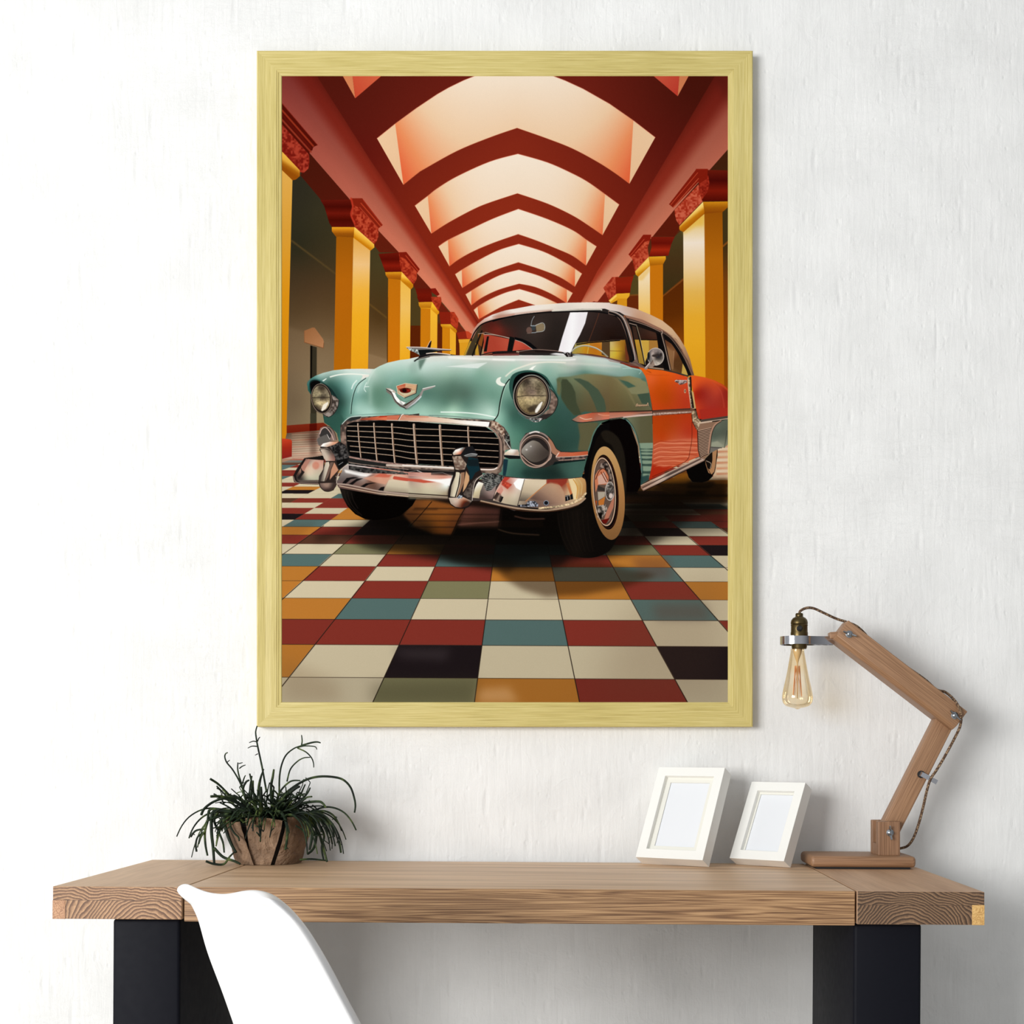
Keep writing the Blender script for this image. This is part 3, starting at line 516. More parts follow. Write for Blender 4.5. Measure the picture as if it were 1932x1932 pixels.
    LN(b3, "370 1520 500 1500 810 1502", 1.4, (52,42,32), a=.8, bl=.5); F(b3, "640 1760 640 1710 690 1640 740 1590 755 1600 720 1690 670 1760", (242,236,224), bl=.5); F(b3, "520 1700 600 1650 690 1630 640 1720 560 1760", (60,48,36), a=.7, bl=1)
    # ------------------------------------------------ emblem
    F(b2, "-5 1385 60 1395 110 1440 150 1530 210 1580 280 1605 250 1650 300 1705 200 1670 120 1600 70 1500 -10 1440", (120,110,100), s=False); F(b2, "70 1440 110 1440 150 1520 200 1575 285 1605 240 1650 150 1590 100 1520", (250,248,242))
    F(b1, "1590 1385 1660 1390 1720 1420 1760 1460 1700 1450 1640 1420", (190,176,160)); F(b1, "1640 1400 1700 1420 1690 1440", (250,248,242))
    LN(b1, "1600 1400 1680 1460 1730 1560 1800 1640 1900 1700", 1.3, (50,44,40), s=True)
    F(b2, "240 1650 380 1570 470 1510 520 1440 545 1390 620 1370 730 1350 735 1362 680 1390 580 1420 555 1430 530 1500 480 1560 400 1630 300 1705", (150,140,134)); F(b2, "300 1695 420 1600 520 1500 525 1520 430 1620", (206,212,214)); F(b2, "245 1648 400 1560 500 1480 490 1500 380 1590 280 1660", (70,50,40)); LN(b2, "545 1395 630 1375 730 1352", 1.5, (226,222,214)); LN(b2, "150 1500 260 1600 400 1560 510 1470", .9, (70,90,70), a=.6)
    LN(b2, "200 1590 280 1700 330 1700 480 1580", 1.8, (34,44,38), a=.5, bl=1)
    F(b2, "145 1355 280 1312 462 1332 440 1460 268 1530 165 1470", (188,150,112)); F(b2, "150 1358 280 1318 280 1400 180 1420", (196,92,60)); F(b2, "280 1322 440 1340 430 1410 290 1400", (214,164,120)); F(b2, "175 1430 430 1420 420 1450 268 1512 190 1460", (206,188,150))
    EL(b2, 280, 1425, 84, 36, (96,16,12)); EL(b2, 265, 1422, 32, 30, (34,6,6)); EL(b2, 330, 1425, 26, 18, (150,30,16), bl=.4); LN(b2, "190 1410 280 1385 370 1400", 1, (60,16,10), s=True); LN(b2, "145 1355 280 1312 462 1332 440 1460 268 1530 165 1470 145 1355", .9, (226,206,176)); LN(b2, "462 1335 442 1465 270 1535", 1.3, (40,40,34))
    for i in range(9): LN(b2, [(180+i*24, 1384-i*2),(190+i*24, 1362)], .8, (236,190,150) if i < 5 else (176,120,84), a=.8)
    # ------------------------------------------------ hood ornament
    F(b2, "290 770 320 756 480 758 600 765 760 780 975 798 980 808 930 818 760 822 640 850 560 870 500 890 470 870 330 800", (120,112,110)); F(b2, "320 775 480 800 520 850 500 895 440 850 340 810", (90,100,98), tex=(1.2,(206,216,212),'mix')); F(b2, "470 805 640 800 840 822 640 850 600 870 500 890", (16,20,20))
    LN(b2, "300 764 480 765 640 778 780 790 970 803", 1.5, (226,206,196), s=True); LN(b2, "800 812 970 812", 1, (40,24,20)); F(b2, "605 770 640 700 662 662 676 670 672 710 660 772", (30,14,12)); LN(b2, "608 768 640 700 664 664", 1.1, (240,200,170))
    F(b2, "500 890 600 855 700 848 900 862 1050 885 900 892 700 900 600 915 450 960 410 985 470 930", (24,22,22)); LN(b2, "600 862 720 852 900 868 960 880", 1.8, (226,206,190), s=True); LN(b2, "480 940 700 890 1000 888", 1.3, (140,130,120), s=True)
    # ------------------------------------------------ greenhouse
    F(b3, "-110 420 0 330 300 200 600 150 1000 100 1500 100 1932 130 2100 180 2100 900 -300 880 -260 660", (40,34,32))
    roof = b2.pts("1280 600 1310 500 1380 410 1480 330 1600 270 1800 205 1932 180") + b3.pts("0 255 200 205 600 130 1100 90 1500 82 1800 90") + b4.pts("0 100 150 120 400 180 620 270 800 360 950 480 1060 620 1150 770 1220 940 1285 1190 1200 1190 1100 800 900 600 500 400 250 290 150 230 0 205") + b3.pts("1700 180 1300 185 900 210 500 255 0 335") + b2.pts("1932 260 1700 320 1500 380 1420 430 1360 520 1290 640")
    roof = [(x/PS+PX0, y/PS+PY0) for x, y in roof]
    F(ph, roof, [(905,605,(206,160,140)),(930,596,(232,212,200)),(970,590,(240,228,216)),(940,600,(190,140,118)),(1040,575,(238,226,210)),(1100,573,(240,228,212)),(1060,582,(224,212,198)),(1150,578,(228,208,196)),(1180,585,(206,176,160)),(1200,600,(196,150,120)),(1230,615,(206,160,122)),(1255,632,(206,164,124)),(1275,655,(190,146,108)),(1290,685,(150,104,74)),(1180,600,(206,188,176)),(1220,625,(176,120,92))])
    LN(b3, "0 305 300 265 600 230 900 205", 2.5, (176,120,98), a=.75, s=True, bl=1.3); LN(b3, "900 215 1200 200 1600 190 1650 200", 2.2, (240,232,214), s=True, bl=.6); LN(b2, "1932 265 1700 320 1500 390 1400 470 1320 580", 2.6, (190,130,110), a=.8, s=True, bl=.8)
    # windscreen interior
    ws = b2.pts("1210 885 1300 640 1380 480 1440 410 1560 370 1750 330 1932 300") + b3.pts("0 375 300 295 700 245 1170 228 1440 222 1700 250 1850 300 1932 350") + b4.pts("0 260 100 290 180 370 230 520 290 700 350 900 370 960 330 1000 240 1005 0 940") + b3.pts("1700 900 1300 850 1100 850 500 850 0 880")
    ws = [(x/PS+PX0, y/PS+PY0) for x, y in ws]
    F(ph, ws, [(925,613,(86,30,22)),(900,640,(70,52,34)),(950,610,(58,34,28)),(940,622,(110,36,26)),(1000,605,(48,38,34)),(985,640,(50,38,34)),(1040,640,(38,30,26)),(1050,610,(42,34,30)),(1010,615,(62,48,42)),(1100,600,(56,42,38)),(1110,625,(44,32,28)),(1150,610,(42,28,24)),(1150,630,(36,20,14)),(940,650,(80,24,18)),(1120,655,(40,28,22)),(1165,650,(30,20,16)),(1080,655,(40,32,28))])
    # windscreen frame
    LN(b2, "1180 885 1260 700 1320 560 1400 450 1500 390 1700 335 1932 295", 2.2, (14,12,12), s=True); LN(b3, "0 370 300 292 700 243 1170 226 1440 219 1700 245 1850 290 1932 345", 2.0, (12,11,12), s=True)
    F(b2, "1210 885 1330 600 1400 455 1440 430 1400 560 1350 700 1340 885", (66,54,34)); F(b2, "1345 700 1380 720 1400 885 1340 885", (190,140,36)); LN(b2, "1180 885 1270 680", 2.4, (196,150,36)); F(b2, "1380 560 1480 550 1440 760 1390 720", (136,70,22)); LN(b2, "1300 885 1390 650 1440 520", 3.2, (26,20,14))
    F(b2, "1490 570 1860 640 1820 830 1440 885 1460 720", [(1500,620,(184,66,40)),(1800,660,(190,76,54)),(1600,800,(178,62,42)),(1480,840,(176,110,70))]); LN(b2, "1420 885 1490 555", 2.2, (12,9,8)); LN(b2, "1490 548 1680 590 1870 640", 2, (30,20,18)); LN(b2, "1490 540 1680 582 1865 632", .9, (176,150,130)); LN(b2, "1390 560 1480 550", .9, (206,180,160))
    F(b2, "1450 790 1480 780 1500 870 1430 880", (170,128,84), a=.8, bl=.5); F(b3, "-85 590 -70 590 -120 820 -90 820", (14,12,12))
    F(b3, "-140 565 250 640 215 830 -140 860", [(0,640,(176,60,40)),(200,700,(190,74,52)),(50,780,(178,60,40))]); LN(b3, "-140 572 0 575 120 595 260 628", 1.2, (190,166,146), s=True); F(b3, "-90 600 -60 600 -95 830 -140 830", (18,16,15))
    F(b3, "-75 600 -40 605 -90 830 -110 830", (190,74,50), a=0)
    F(b3, "255 600 330 620 290 830 215 830", (14,16,15)); F(b3, "335 650 450 690 560 760 615 805 500 820 295 830", [(380,720,(198,76,54)),(500,800,(180,60,42))]); LN(b3, "340 648 450 680 540 740 625 800", 2.0, (20,20,20), s=True); LN(b3, "340 655 445 692 530 745 612 805", .9, (190,176,160), s=True)
    F(b3, "330 610 450 640 560 690 680 790 640 800 540 735 450 675 335 645", (10,10,12))
    F(b3, "0 870 400 860 400 890 0 895", (120,60,54))
    # far side pillars/columns seen through screen, right
    F(b3, "1250 710 1400 690 1932 650 2000 700 2000 960 1750 915 1200 860", [(1300,720,(164,146,66)),(1380,760,(200,140,24)),(1500,760,(190,110,16)),(1620,760,(196,110,16)),(1800,700,(196,170,100)),(1900,760,(176,116,20)),(1860,880,(190,140,26)),(1400,860,(190,130,26))])
    F(b3, "1655 675 1780 668 1780 920 1650 880", (88,62,34)); F(b3, "1455 690 1470 690 1440 870 1425 865", (200,170,60), a=.8); F(b4, "5 660 235 650 300 1000 5 930", [(30,720,(204,176,100)),(150,700,(176,124,34)),(120,860,(206,160,34)),(240,900,(110,66,20))]); LN(b4, "5 820 235 826", 1, (140,96,30)); F(b4, "232 700 290 900 300 960 245 960", (110,50,26))
    F(b3, "1270 715 1450 690 1932 652 1932 668 1450 705 1260 735", (16,13,12)); LN(b3, "1450 690 1560 400 1610 250", 1.2, (110,56,34), a=.7); F(b4, "0 600 210 600 225 650 0 662", (30,16,12)); LN(b4, "0 656 225 650", 1.2, (60,44,36))
    LN(b3, "1200 830 1260 770 1400 742 1550 775 1650 830 1740 910", 2.8, (150,144,124), s=True); LN(b3, "1200 815 1280 760 1400 735 1550 768 1660 835", 1, (214,210,190), s=True)
    # white reflection
    F(b3, "1172 236 1440 232 1400 400 1320 580 1230 740 1180 850 990 835 1050 620", ('lin',1100,500,1300,520,(244,238,240),(250,248,248),(240,234,236)), bl=.3); F(b3, "860 870 1000 840 1180 850 1160 900 1000 890", (250,248,246), a=.9, bl=.8)
    # mirror (interior)
    LN(b3, "628 296 600 340 585 390 578 440", 1.3, (132,136,138), s=True); EL(b3, 550, 508, 44, 50, (104,76,66)); LN(b3, "520 555 590 550", 1, (120,100,90)); F(b3, "650 430 740 398 775 420 785 470 760 515 660 530", (136,116,86)); LN(b3, "650 430 740 396 778 415 787 470 760 520 655 535", 1.2, (176,176,168), s=True); EL(b3, 615, 470, 30, 42, (54,60,64)); LN(b3, "575 440 650 440", 1.3, (170,180,186)); LN(b3, "590 545 650 542", 1.3, (150,160,166))
    # cowl + wipers
    LN(b2, "1420 885 1650 835 1932 830", 1.8, (34,28,28), s=True); LN(b3, "0 855 200 840 600 810 900 835 1060 850", 2.4, (22,18,18), s=True); LN(b3, "400 830 620 800 900 815 1050 838", 1.2, (176,140,124), s=True, a=.8); F(b3, "640 805 900 825 960 845 640 840", (30,20,18)); EL(b3, 375, 835, 22, 18, (190,160,130), tex=(1.2,(60,40,36),'mix'))
    F(b3, "1080 870 1130 840 1170 860 1160 900 1210 880 1210 910 1120 912", (40,30,30)); LN(b3, "1060 850 1140 895", 1.5, (24,20,20)); LN(b3, "1130 855 1150 905", .9, (190,180,176))
    F(b3, "1250 855 1500 870 1700 905 1932 970 2000 1000 1932 1010 1700 940 1400 890", (96,52,42)); F(b4, "-20 925 150 960 260 1000 400 1010 420 1060 330 1050 200 1000 0 965", (110,66,56), bl=.4)
    F(b3, "1200 870 1300 870 1700 925 1932 995 1932 1012 1700 955 1300 915", (190,200,196), a=.8, bl=.6)
    # A pillar and side windows (right)
    F(b4, "-20 205 100 240 220 300 300 430 400 750 450 1010 550 1060 540 1110 430 1060 300 1000 360 960 290 700 230 520 170 370 100 290 -20 262", (120,92,78))
    LN(b4, "0 240 100 275 180 345 240 480 300 690 345 860 365 950 330 985", 3.4, (16,16,18), s=True); LN(b4, "0 212 120 250 210 330 280 500 340 700 375 850 385 950", 1.3, (196,188,180), s=True); LN(b4, "220 285 300 420 350 620 380 780", 1.3, (206,104,44), s=True); LN(b4, "240 300 320 480 400 770 440 1000", 1.6, (60,50,46), s=True); LN(b4, "335 1000 400 1000 440 1030 530 1060", 2.2, (96,76,70), s=True)
    sw = b4.pts("220 275 400 330 650 430 790 505 950 620 1080 780 1180 960 1280 1190 1190 1200 1080 1190 900 1130 600 1090 530 1060 440 1000 380 780 320 480 280 370")
    sw = [(x/PS+PX0, y/PS+PY0) for x, y in sw]
    F(ph, sw, (24,18,16))
    F(b4, "220 272 500 345 780 480 950 590 1080 740 1010 640 900 560 780 520 500 400 260 320", (150,104,82)); LN(b4, "250 320 500 400 770 525", 1.3, (60,40,34), s=True); LN(b4, "300 350 550 430 780 535", 1, (176,140,120), s=True)
    F(b4, "340 440 400 455 440 640 375 645", (60,38,28)); F(b4, "420 450 700 545 740 650 460 640", [(450,500,(52,34,26)),(650,560,(70,42,30)),(600,640,(60,30,20))])
    F(b4, "380 650 445 650 530 1030 445 1005", [(400,700,(190,138,36)),(480,980,(160,124,40))]); F(b4, "460 648 600 652 600 850 580 900 530 1010", (204,160,56)); F(b4, "600 652 740 655 780 800 600 850", (170,116,44)); F(b4, "460 646 740 652 742 662 462 658", (30,20,14))
    LN(b4, "400 430 460 650 535 1030", 1.8, (20,16,14)); LN(b4, "412 440 470 650 545 1030", .8, (196,176,140)); LN(b4, "300 400 410 430", 1.1, (190,160,140))
    F(b4, "840 650 950 720 1040 860 1110 1010 1090 1185 930 1120", [(860,720,(110,64,36)),(930,850,(140,94,56)),(960,1000,(96,56,28)),(1050,1100,(90,54,24)),(890,1000,(150,112,72))]); F(b4, "870 740 920 810 980 820 950 1100 920 1090", (146,100,60), a=.8, bl=.4); F(b4, "1110 1010 1160 1100 1190 1190 1090 1185", (196,156,66)); LN(b4, "980 820 960 1100", 1, (186,140,96), a=.8)
    LN(b4, "830 600 930 680 1020 800 1110 960 1210 1180", 4.0, (16,14,14), s=True); LN(b4, "800 510 940 610 1060 760 1170 970 1265 1185", 2.2, (120,84,66), s=True); LN(b4, "800 535 930 630 1050 790 1150 960 1250 1190", .9, (196,156,130), s=True, a=.8)
    F(b4, "710 545 780 560 900 1110 830 1090 740 780", (14,11,11)); LN(b4, "785 555 850 800 920 1110", 1.4, (176,150,130)); LN(b4, "805 560 870 800 935 1110", 1.2, (60,44,38)); LN(b4, "795 515 800 560", 1.2, (200,170,150))
    F(b4, "600 1060 820 1085 820 1110 600 1085", (130,100,80)); LN(b4, "560 1085 800 1110 1000 1150 1190 1205", 2.6, (60,52,44), s=True); LN(b4, "600 1075 820 1100", 1.4, (176,150,120))
    # ------------------------------------------------ orange door, red rear quarter
    F(b4, "440 1070 560 1090 800 1115 1000 1160 1190 1220 1200 1240 1230 1700 650 1730 640 1640 600 1420 560 1260 540 1200 490 1120", [(560,1130,(236,92,10)),(900,1180,(232,84,12)),(1150,1260,(222,66,26)),(800,1280,(216,76,6)),(700,1400,(206,72,6)),(850,1550,(190,64,2)),(700,1650,(206,64,10)),(1100,1400,(206,62,26)),(1150,1600,(192,52,22)),(1000,1650,(196,58,16)),(620,1250,(230,90,30))])
    F(b4, "540 1110 620 1140 640 1160 560 1120", (120,36,6), a=.8, bl=.5); LN(b4, "560 1170 700 1190 900 1190", 1.5, (206,70,10), a=.6, s=True, bl=.6)
    F(b4, "1210 1200 1290 1195 1450 1225 1600 1270 1720 1330 1800 1395 1800 1800 1350 1860 1300 1650 1260 1400", [(1260,1230,(236,86,20)),(1400,1240,(232,80,24)),(1600,1290,(214,70,24)),(1270,1400,(222,72,24)),(1320,1450,(176,34,14)),(1450,1400,(176,48,28)),(1500,1600,(170,46,32)),(1650,1450,(190,56,34)),(1750,1450,(156,36,22)),(1720,1700,(170,40,24)),(1400,1800,(190,36,20)),(1600,1780,(176,34,26)),(1310,1700,(206,60,24))])
    LN(b4, "1290 1210 1500 1250 1700 1340 1800 1420", 2.5, (228,84,26), s=True, a=.7, bl=1); LN(b4, "1560 1300 1680 1420 1730 1600 1740 1750", 1.6, (206,70,50), s=True, a=.6, bl=.8)
    F(b4, "985 1275 1020 1258 1170 1265 1180 1300 1110 1330 1060 1335 1040 1310 1000 1295", (90,64,60), tex=(1.2,(196,176,166),'mix')); LN(b4, "1000 1270 1170 1268", 1, (220,206,200)); EL(b4, 1145, 1432, 15, 32, (196,160,120)); EL(b4, 1147, 1430, 7, 16, (96,40,20))
    # vertical chrome on door rear edge
    F(b4, "1180 1230 1235 1205 1245 1400 1270 1600 1310 1700 1250 1700 1215 1500 1190 1350", (206,180,140), tex=(1.6,(96,70,50),'mix')); F(b4, "1215 1215 1240 1215 1250 1420 1275 1620 1285 1690 1255 1690 1240 1560 1225 1400", (30,22,18)); F(b4, "1240 1420 1275 1450 1310 1690 1290 1700", (206,164,96))
    LN(b4, "1190 1240 1200 1400 1240 1700", 1, (236,216,186), s=True)
    # side trim
    F(b3, "1200 1865 1300 1800 1500 1760 1932 1745 2000 1745 2000 1830 1932 1835 1600 1880 1350 1905 1240 1895", [(1250,1860,(150,110,90)),(1350,1830,(206,112,80)),(1500,1800,(190,90,60)),(1700,1780,(206,104,70)),(1900,1760,(150,70,50)),(1900,1800,(206,110,76)),(1600,1840,(176,110,86))], s=False)
    LN(b3, "1200 1870 1300 1905 1500 1895 1932 1840", 1.2, (40,34,30), s=True); LN(b3, "1600 1780 1700 1800 1932 1790", 1.5, (226,140,110), s=True); LN(b3, "1320 1830 1400 1860 1500 1850", 1.3, (226,190,160), s=True); LN(b3,"1500 1760 1932 1742",1,(120,50,36),s=True)
    F(b4, "0 1745 650 1725 650 1800 300 1830 0 1860", [(100,1770,(176,104,80)),(300,1790,(190,120,96)),(500,1770,(120,80,64)),(500,1800,(196,166,150))]); LN(b4, "0 1748 650 1728", 1.6, (44,26,20)); LN(b4, "200 1830 450 1800 650 1790", 1.8, (216,190,176)); LN(b4, "0 1780 300 1770 640 1750", 1.2, (206,116,86)); LN(b4, "0 1855 200 1830", 1.6, (60,70,60))
    F(b4, "655 1722 1250 1690 1320 1730 1300 1750 1250 1760 655 1800", (110,70,52)); F(b4, "655 1765 1250 1735 1250 1765 655 1808", (206,176,160), tex=(1.4,(150,116,100),'mix')); LN(b4, "655 1800 1250 1762", 1, (120,60,40)); F(b4, "655 1722 1230 1692 1230 1712 655 1745", (76,46,36))
    F(b4, "655 1808 1250 1768 1330 1932 660 1932", [(700,1850,(206,66,16)),(1100,1850,(206,60,26)),(900,1900,(190,60,10)),(1240,1850,(196,56,26))])
    # script badge
    LN(b4, "400 1665 408 1635 425 1625 418 1660 440 1640 445 1660 462 1638 465 1660 485 1640 490 1658 510 1638 515 1658 535 1638 540 1656 560 1636 565 1655 580 1610 590 1655", 1.1, (196,150,116), s=True); LN(b4, "398 1672 590 1660", .7, (60,50,36), a=.7)
    # lower door
    F(b8, "650 40 1250 0 1260 120 1330 260 1340 520 1360 655 1100 760 600 1005 640 800 660 500", [(700,200,(190,60,4)),(900,200,(184,60,8)),(1100,200,(190,56,20)),(1200,300,(190,54,26)),(1290,350,(200,62,30)),(800,380,(196,62,12)),(700,550,(196,80,44)),(1000,500,(206,96,60)),(1250,560,(206,90,56)),(700,900,(176,34,10)),(900,850,(186,50,20)),(1000,720,(206,84,36)),(1250,650,(200,70,30))])
    F(b8, "670 470 900 410 1150 385 1330 380 1340 520 1350 650 1150 740 850 830 650 760", (214,106,70), a=.75, bl=1.5)
    rs = np.random.RandomState(5)
    for i in range(17):
        y = 425+i*23; L_ = 670 if y < 800 else 760
        q = [(L_, y+40-i*.5)] + [(x, y+rs.randint(-8, 9)+(40 if x < 760 else 0)*(1-(x-L_)/120)) for x in (760, 860, 980, 1080, 1200)] + [(1330 if y < 640 else 1180, y+5)]
        LN(b8, q, (1.2, 1.0+rs.rand()), ((170,50,22),(236,140,100),(184,60,28))[i % 3], s=True, a=.75, bl=.5)
    F(b8, "650 790 800 820 900 800 960 790 860 860 640 980 600 1000", (180,38,12), a=.85, bl=1); LN(b8, "1250 130 1250 380 1215 600 1190 690 1100 760 900 850 650 960", 1.0, (90,24,12), s=True, a=.8)
    # gravel-guard chrome with ribs, rear
    F(b8, "1360 -60 1800 -90 1800 40 1395 100", (176,40,26)); F(b8, "1380 95 1800 35 1800 85 1600 110 1400 145", (76,64,54)); LN(b8, "1390 135 1600 105 1800 78", 1.4, (206,176,150))
    F(b8, "1560 180 1650 120 1800 85 1800 470 1740 520 1540 510 1530 380", [(1650,200,(92,100,84)),(1750,300,(84,90,76)),(1600,350,(84,94,80)),(1650,470,(140,142,120))]); LN(b8, "1780 260 1760 420 1745 520", 1.2, (60,64,52), a=.8)
    F(b8, "1550 440 1640 420 1740 500 1545 500", (150,152,128), bl=1); F(b8, "1530 515 1710 515 1640 545 1500 620 1440 680", (110,104,96)); LN(b8, "1540 512 1700 522", 1.8, (80,76,70))
    F(b8, "1250 -40 1310 -40 1340 60 1390 110 1370 230 1320 245 1280 180 1245 60", (206,180,140), tex=(1.6,(120,90,66),'mix')); LN(b8, "1300 -40 1330 60 1380 110", 1.2, (50,34,26)); LN(b8, "1245 20 1260 130 1320 240", 1, (60,26,14))
    F(b8, "1330 250 1380 150 1690 115 1600 170 1550 260 1530 400 1510 600 1440 690 1380 690 1345 560", (140,104,80))
    for i in range(17): LN(b8, [(1338+i*2, 275+i*25), (1430, 255+i*24), (1545-i*3.5, 225+i*24.5)], 1.2, (44,26,20) , s=True); 
    for i in range(17): LN(b8, [(1338+i*2, 264+i*25), (1430, 244+i*24), (1540-i*3.5, 214+i*24.5)], .9, (226,190,160), a=.8, s=True)
    LN(b8, "1690 115 1600 170 1545 280 1520 420 1500 600", 3, (176,130,104), s=True); LN(b8, "1700 118 1615 180 1560 290 1540 420 1515 600", 1, (40,28,22), s=True); LN(b8, "1345 150 1550 120", 2.5, (206,176,150)); LN(b8, "1335 250 1345 560 1385 695", 1.3, (34,20,16))
    # sill trim
    F(b8, "470 1090 1360 665 1440 690 1440 720 515 1180 480 1140", [(600,1080,(150,112,92)),(900,950,(110,90,80)),(1200,800,(150,120,104)),(800,960,(206,180,160))]); LN(b8, "480 1095 1360 672", 1.3, (206,176,150)); LN(b8, "500 1125 1380 690", 1.6, (66,50,42)); LN(b8, "515 1150 1420 700", 1.8, (196,170,150)); LN(b8, "515 1182 1440 722", 1.3, (24,14,10))
    # ------------------------------------------------ door mirror
    F(b4, "520 1095 545 1060 660 925 685 935 680 960 600 1060 560 1110", (150,130,120)); LN(b4, "545 1075 670 940", 1.4, (216,204,196))
    EL(b4, 700, 908, 128, 135, [(650,830,(150,134,126)),(720,820,(140,126,120)),(600,900,(40,40,44)),(640,900,(176,160,150)),(700,900,(70,60,56)),(760,930,(60,54,50)),(800,900,(120,110,104)),(720,1000,(196,182,166)),(780,860,(110,100,96))], tex=(2.0,.2)); RING(b4, 700, 908, 124, 131, 1, (206,190,176)); EL(b4, 590, 900, 16, 60, (24,28,34)); EL(b4, 690, 895, 50, 18, (56,46,42), bl=.5); EL(b4, 780, 880, 20, 30, (44,36,34), bl=.5)
    F(b4, "600 1060 660 960 690 1040 640 1080", (150,126,110)); F(b4, "610 1010 655 955 665 975 630 1030", (110,90,80))
    # ------------------------------------------------ grille
    F(b5, "910 180 960 120 1100 60 1300 45 1932 20 2100 10 2100 130 1932 120 1500 105 1100 130 1010 160 985 240 1000 560 1050 680 1000 680 930 560 900 330", (150,120,104), tex=(3,(70,56,50),'mix'))
    F(b6, "0 30 240 15 600 40 1000 70 1400 90 1640 110 1780 210 1860 330 1890 540 1790 560 1780 700 1740 880 1680 930 1400 900 0 880 0 750 1660 830 1720 700 1710 420 1640 290 1540 210 1000 150 0 120", (140,116,100), tex=(3,(64,50,44),'mix'))
    F(b1, "1220 1850 1500 1810 1932 1795 1932 1890 1500 1870 1200 1870", ('lin',1200,1850,1932,1850,(150,60,40),(226,110,70),(206,120,90))); F(b1, "1000 1870 1060 1830 1220 1815 1200 1850 1060 1890", (40,44,42)); LN(b1, "930 1932 1000 1860 1080 1820 1220 1806", 1.5, (190,206,196), s=True); F(b1, "1500 1812 1800 1798 1760 1815 1480 1830", (180,40,20), bl=.4)
    F(b6, "0 35 180 25 160 95 0 90", (206,106,76)); F(b6, "250 25 600 40 900 75 1100 100 1560 130 1540 205 1000 145 600 120 180 105", ('lin',250,80,1560,180,(206,140,110),(226,180,150),(232,206,180),(250,244,234),(254,250,244))); LN(b6, "180 95 220 30 250 12", 1.8, (226,220,206), s=True); LN(b6, "170 95 205 35", 1, (40,20,14)); LN(b6, "0 105 180 108 600 128 1100 165 1550 210", 1.6, (196,180,160), s=True); F(b6,"250 30 620 45 640 60 300 60",(200,110,80),a=.7,bl=.6)
    F(b5, "1010 170 1100 130 1500 108 1932 118 1960 760 1750 750 1400 700 1060 650 1020 560 990 300", (9,8,8)); F(b6, "0 118 400 128 900 160 1500 205 1620 280 1700 400 1715 640 1700 790 1640 830 1400 830 1010 800 0 740", (7,6,6))
    LN(b6, "1600 200 1690 330 1715 480 1715 700 1680 840", 3.5, (70,56,50), s=True); F(b6, "1380 820 1680 820 1640 860 1380 860", (70,56,50))
    CH = (190,166,142)
    for j, (yl, ym, yr, y4) in enumerate(((190,215,232,270),(262,300,326,368),(342,388,412,456),(414,474,506,552),(494,560,598,640),(572,645,690,740))):
        t = [(b5.ox+1010/8.05 if False else 530+(1010+ (40 if j>3 else 0))/8.05, 780+yl/8.05), (530+1690/8.05, 780+ym/8.05-1), (730+400/8.05, 780+yr/8.05), (730+860/8.05, 780+(yr+ (245-232) +j*2)/8.05), (730+1690/8.05, 780+([285,378,470,570,665,765][j])/8.05)]
        LN(ph, t, 1.25, CH, s=True); LN(ph, [(x, y+.9) for x, y in t], .7, (90,58,36), s=True, a=.8)
    for kk, x0, y0, x1, y1, w in ((b5,1168,155,1215,665,2.6),(b5,1412,150,1460,710,3.0),(b5,1685,160,1730,745,3.4),(b6,75,160,120,745,3.2),(b6,408,170,455,750,4.6),(b6,803,185,845,785,4.6),(b6,1232,210,1250,500,3.4)):
        LN(kk, [(x0,y0),((x0+x1)/2-4,(y0+y1)/2),(x1,y1)], w, (170,142,120), s=True); LN(kk, [(x0+w*2.2,y0+20),((x0+x1)/2-4+w*2.2,(y0+y1)/2),(x1+w*2,y1)], 1.1, (96,60,34), s=True); LN(kk, [(x0-3,y0+4),((x0+x1)/2-8,(y0+y1)/2),(x1-4,y1)], .9, (220,200,180), s=True)
    # grille rim bottom and right
    LN(b5, "1040 660 1200 690 1500 735 1932 790", 3.2, (150,116,104), s=True, tex=(2,.3)); LN(b6, "0 785 240 795 600 812 1010 835", 4.2, (196,176,160), s=True); LN(b6, "240 785 600 802 1010 825", 1.8, (250,244,234), s=True); LN(b6, "1400 850 1600 855 1680 830 1730 740 1735 560 1720 400 1660 290 1570 215", 4.0, (150,120,104), s=True); LN(b6, "1420 850 1600 852 1670 825", 2.2, (240,226,214), s=True); LN(b6, "1755 740 1755 450 1700 320", 1.6, (60,46,40), s=True); LN(b6, "1770 880 1790 640 1780 400 1740 300", 1.4, (196,170,150), s=True, a=.8)
    F(b6, "1590 110 1680 130 1770 220 1790 330 1740 320 1680 240 1580 200", (206,180,156), tex=(2,(96,60,44),'mix')); F(b6, "1800 290 1860 330 1885 540 1850 520 1800 420", (120,120,110), tex=(1.1,(24,22,22),'mix')); LN(b6, "1790 400 1880 540", 1.2, (220,210,200))
    F(b6, "0 820 600 850 1030 870 1030 940 700 940 300 915 0 910", (26,24,24)); LN(b6, "0 825 600 860 1020 880", 1, (120,100,90), s=True); LN(b6, "150 915 220 870 280 900 450 865 560 910 850 900 950 940", 1.2, (110,104,100)); LN(b6,"460 865 570 915",1.3,(190,180,176)); F(b5, "1030 740 1932 850 1932 920 1500 900 1030 830", (24,22,22), tex=(2,(70,70,66),'mix'))
    LN(b5, "1030 740 1200 770 1932 850", 1.3, (150,124,110))
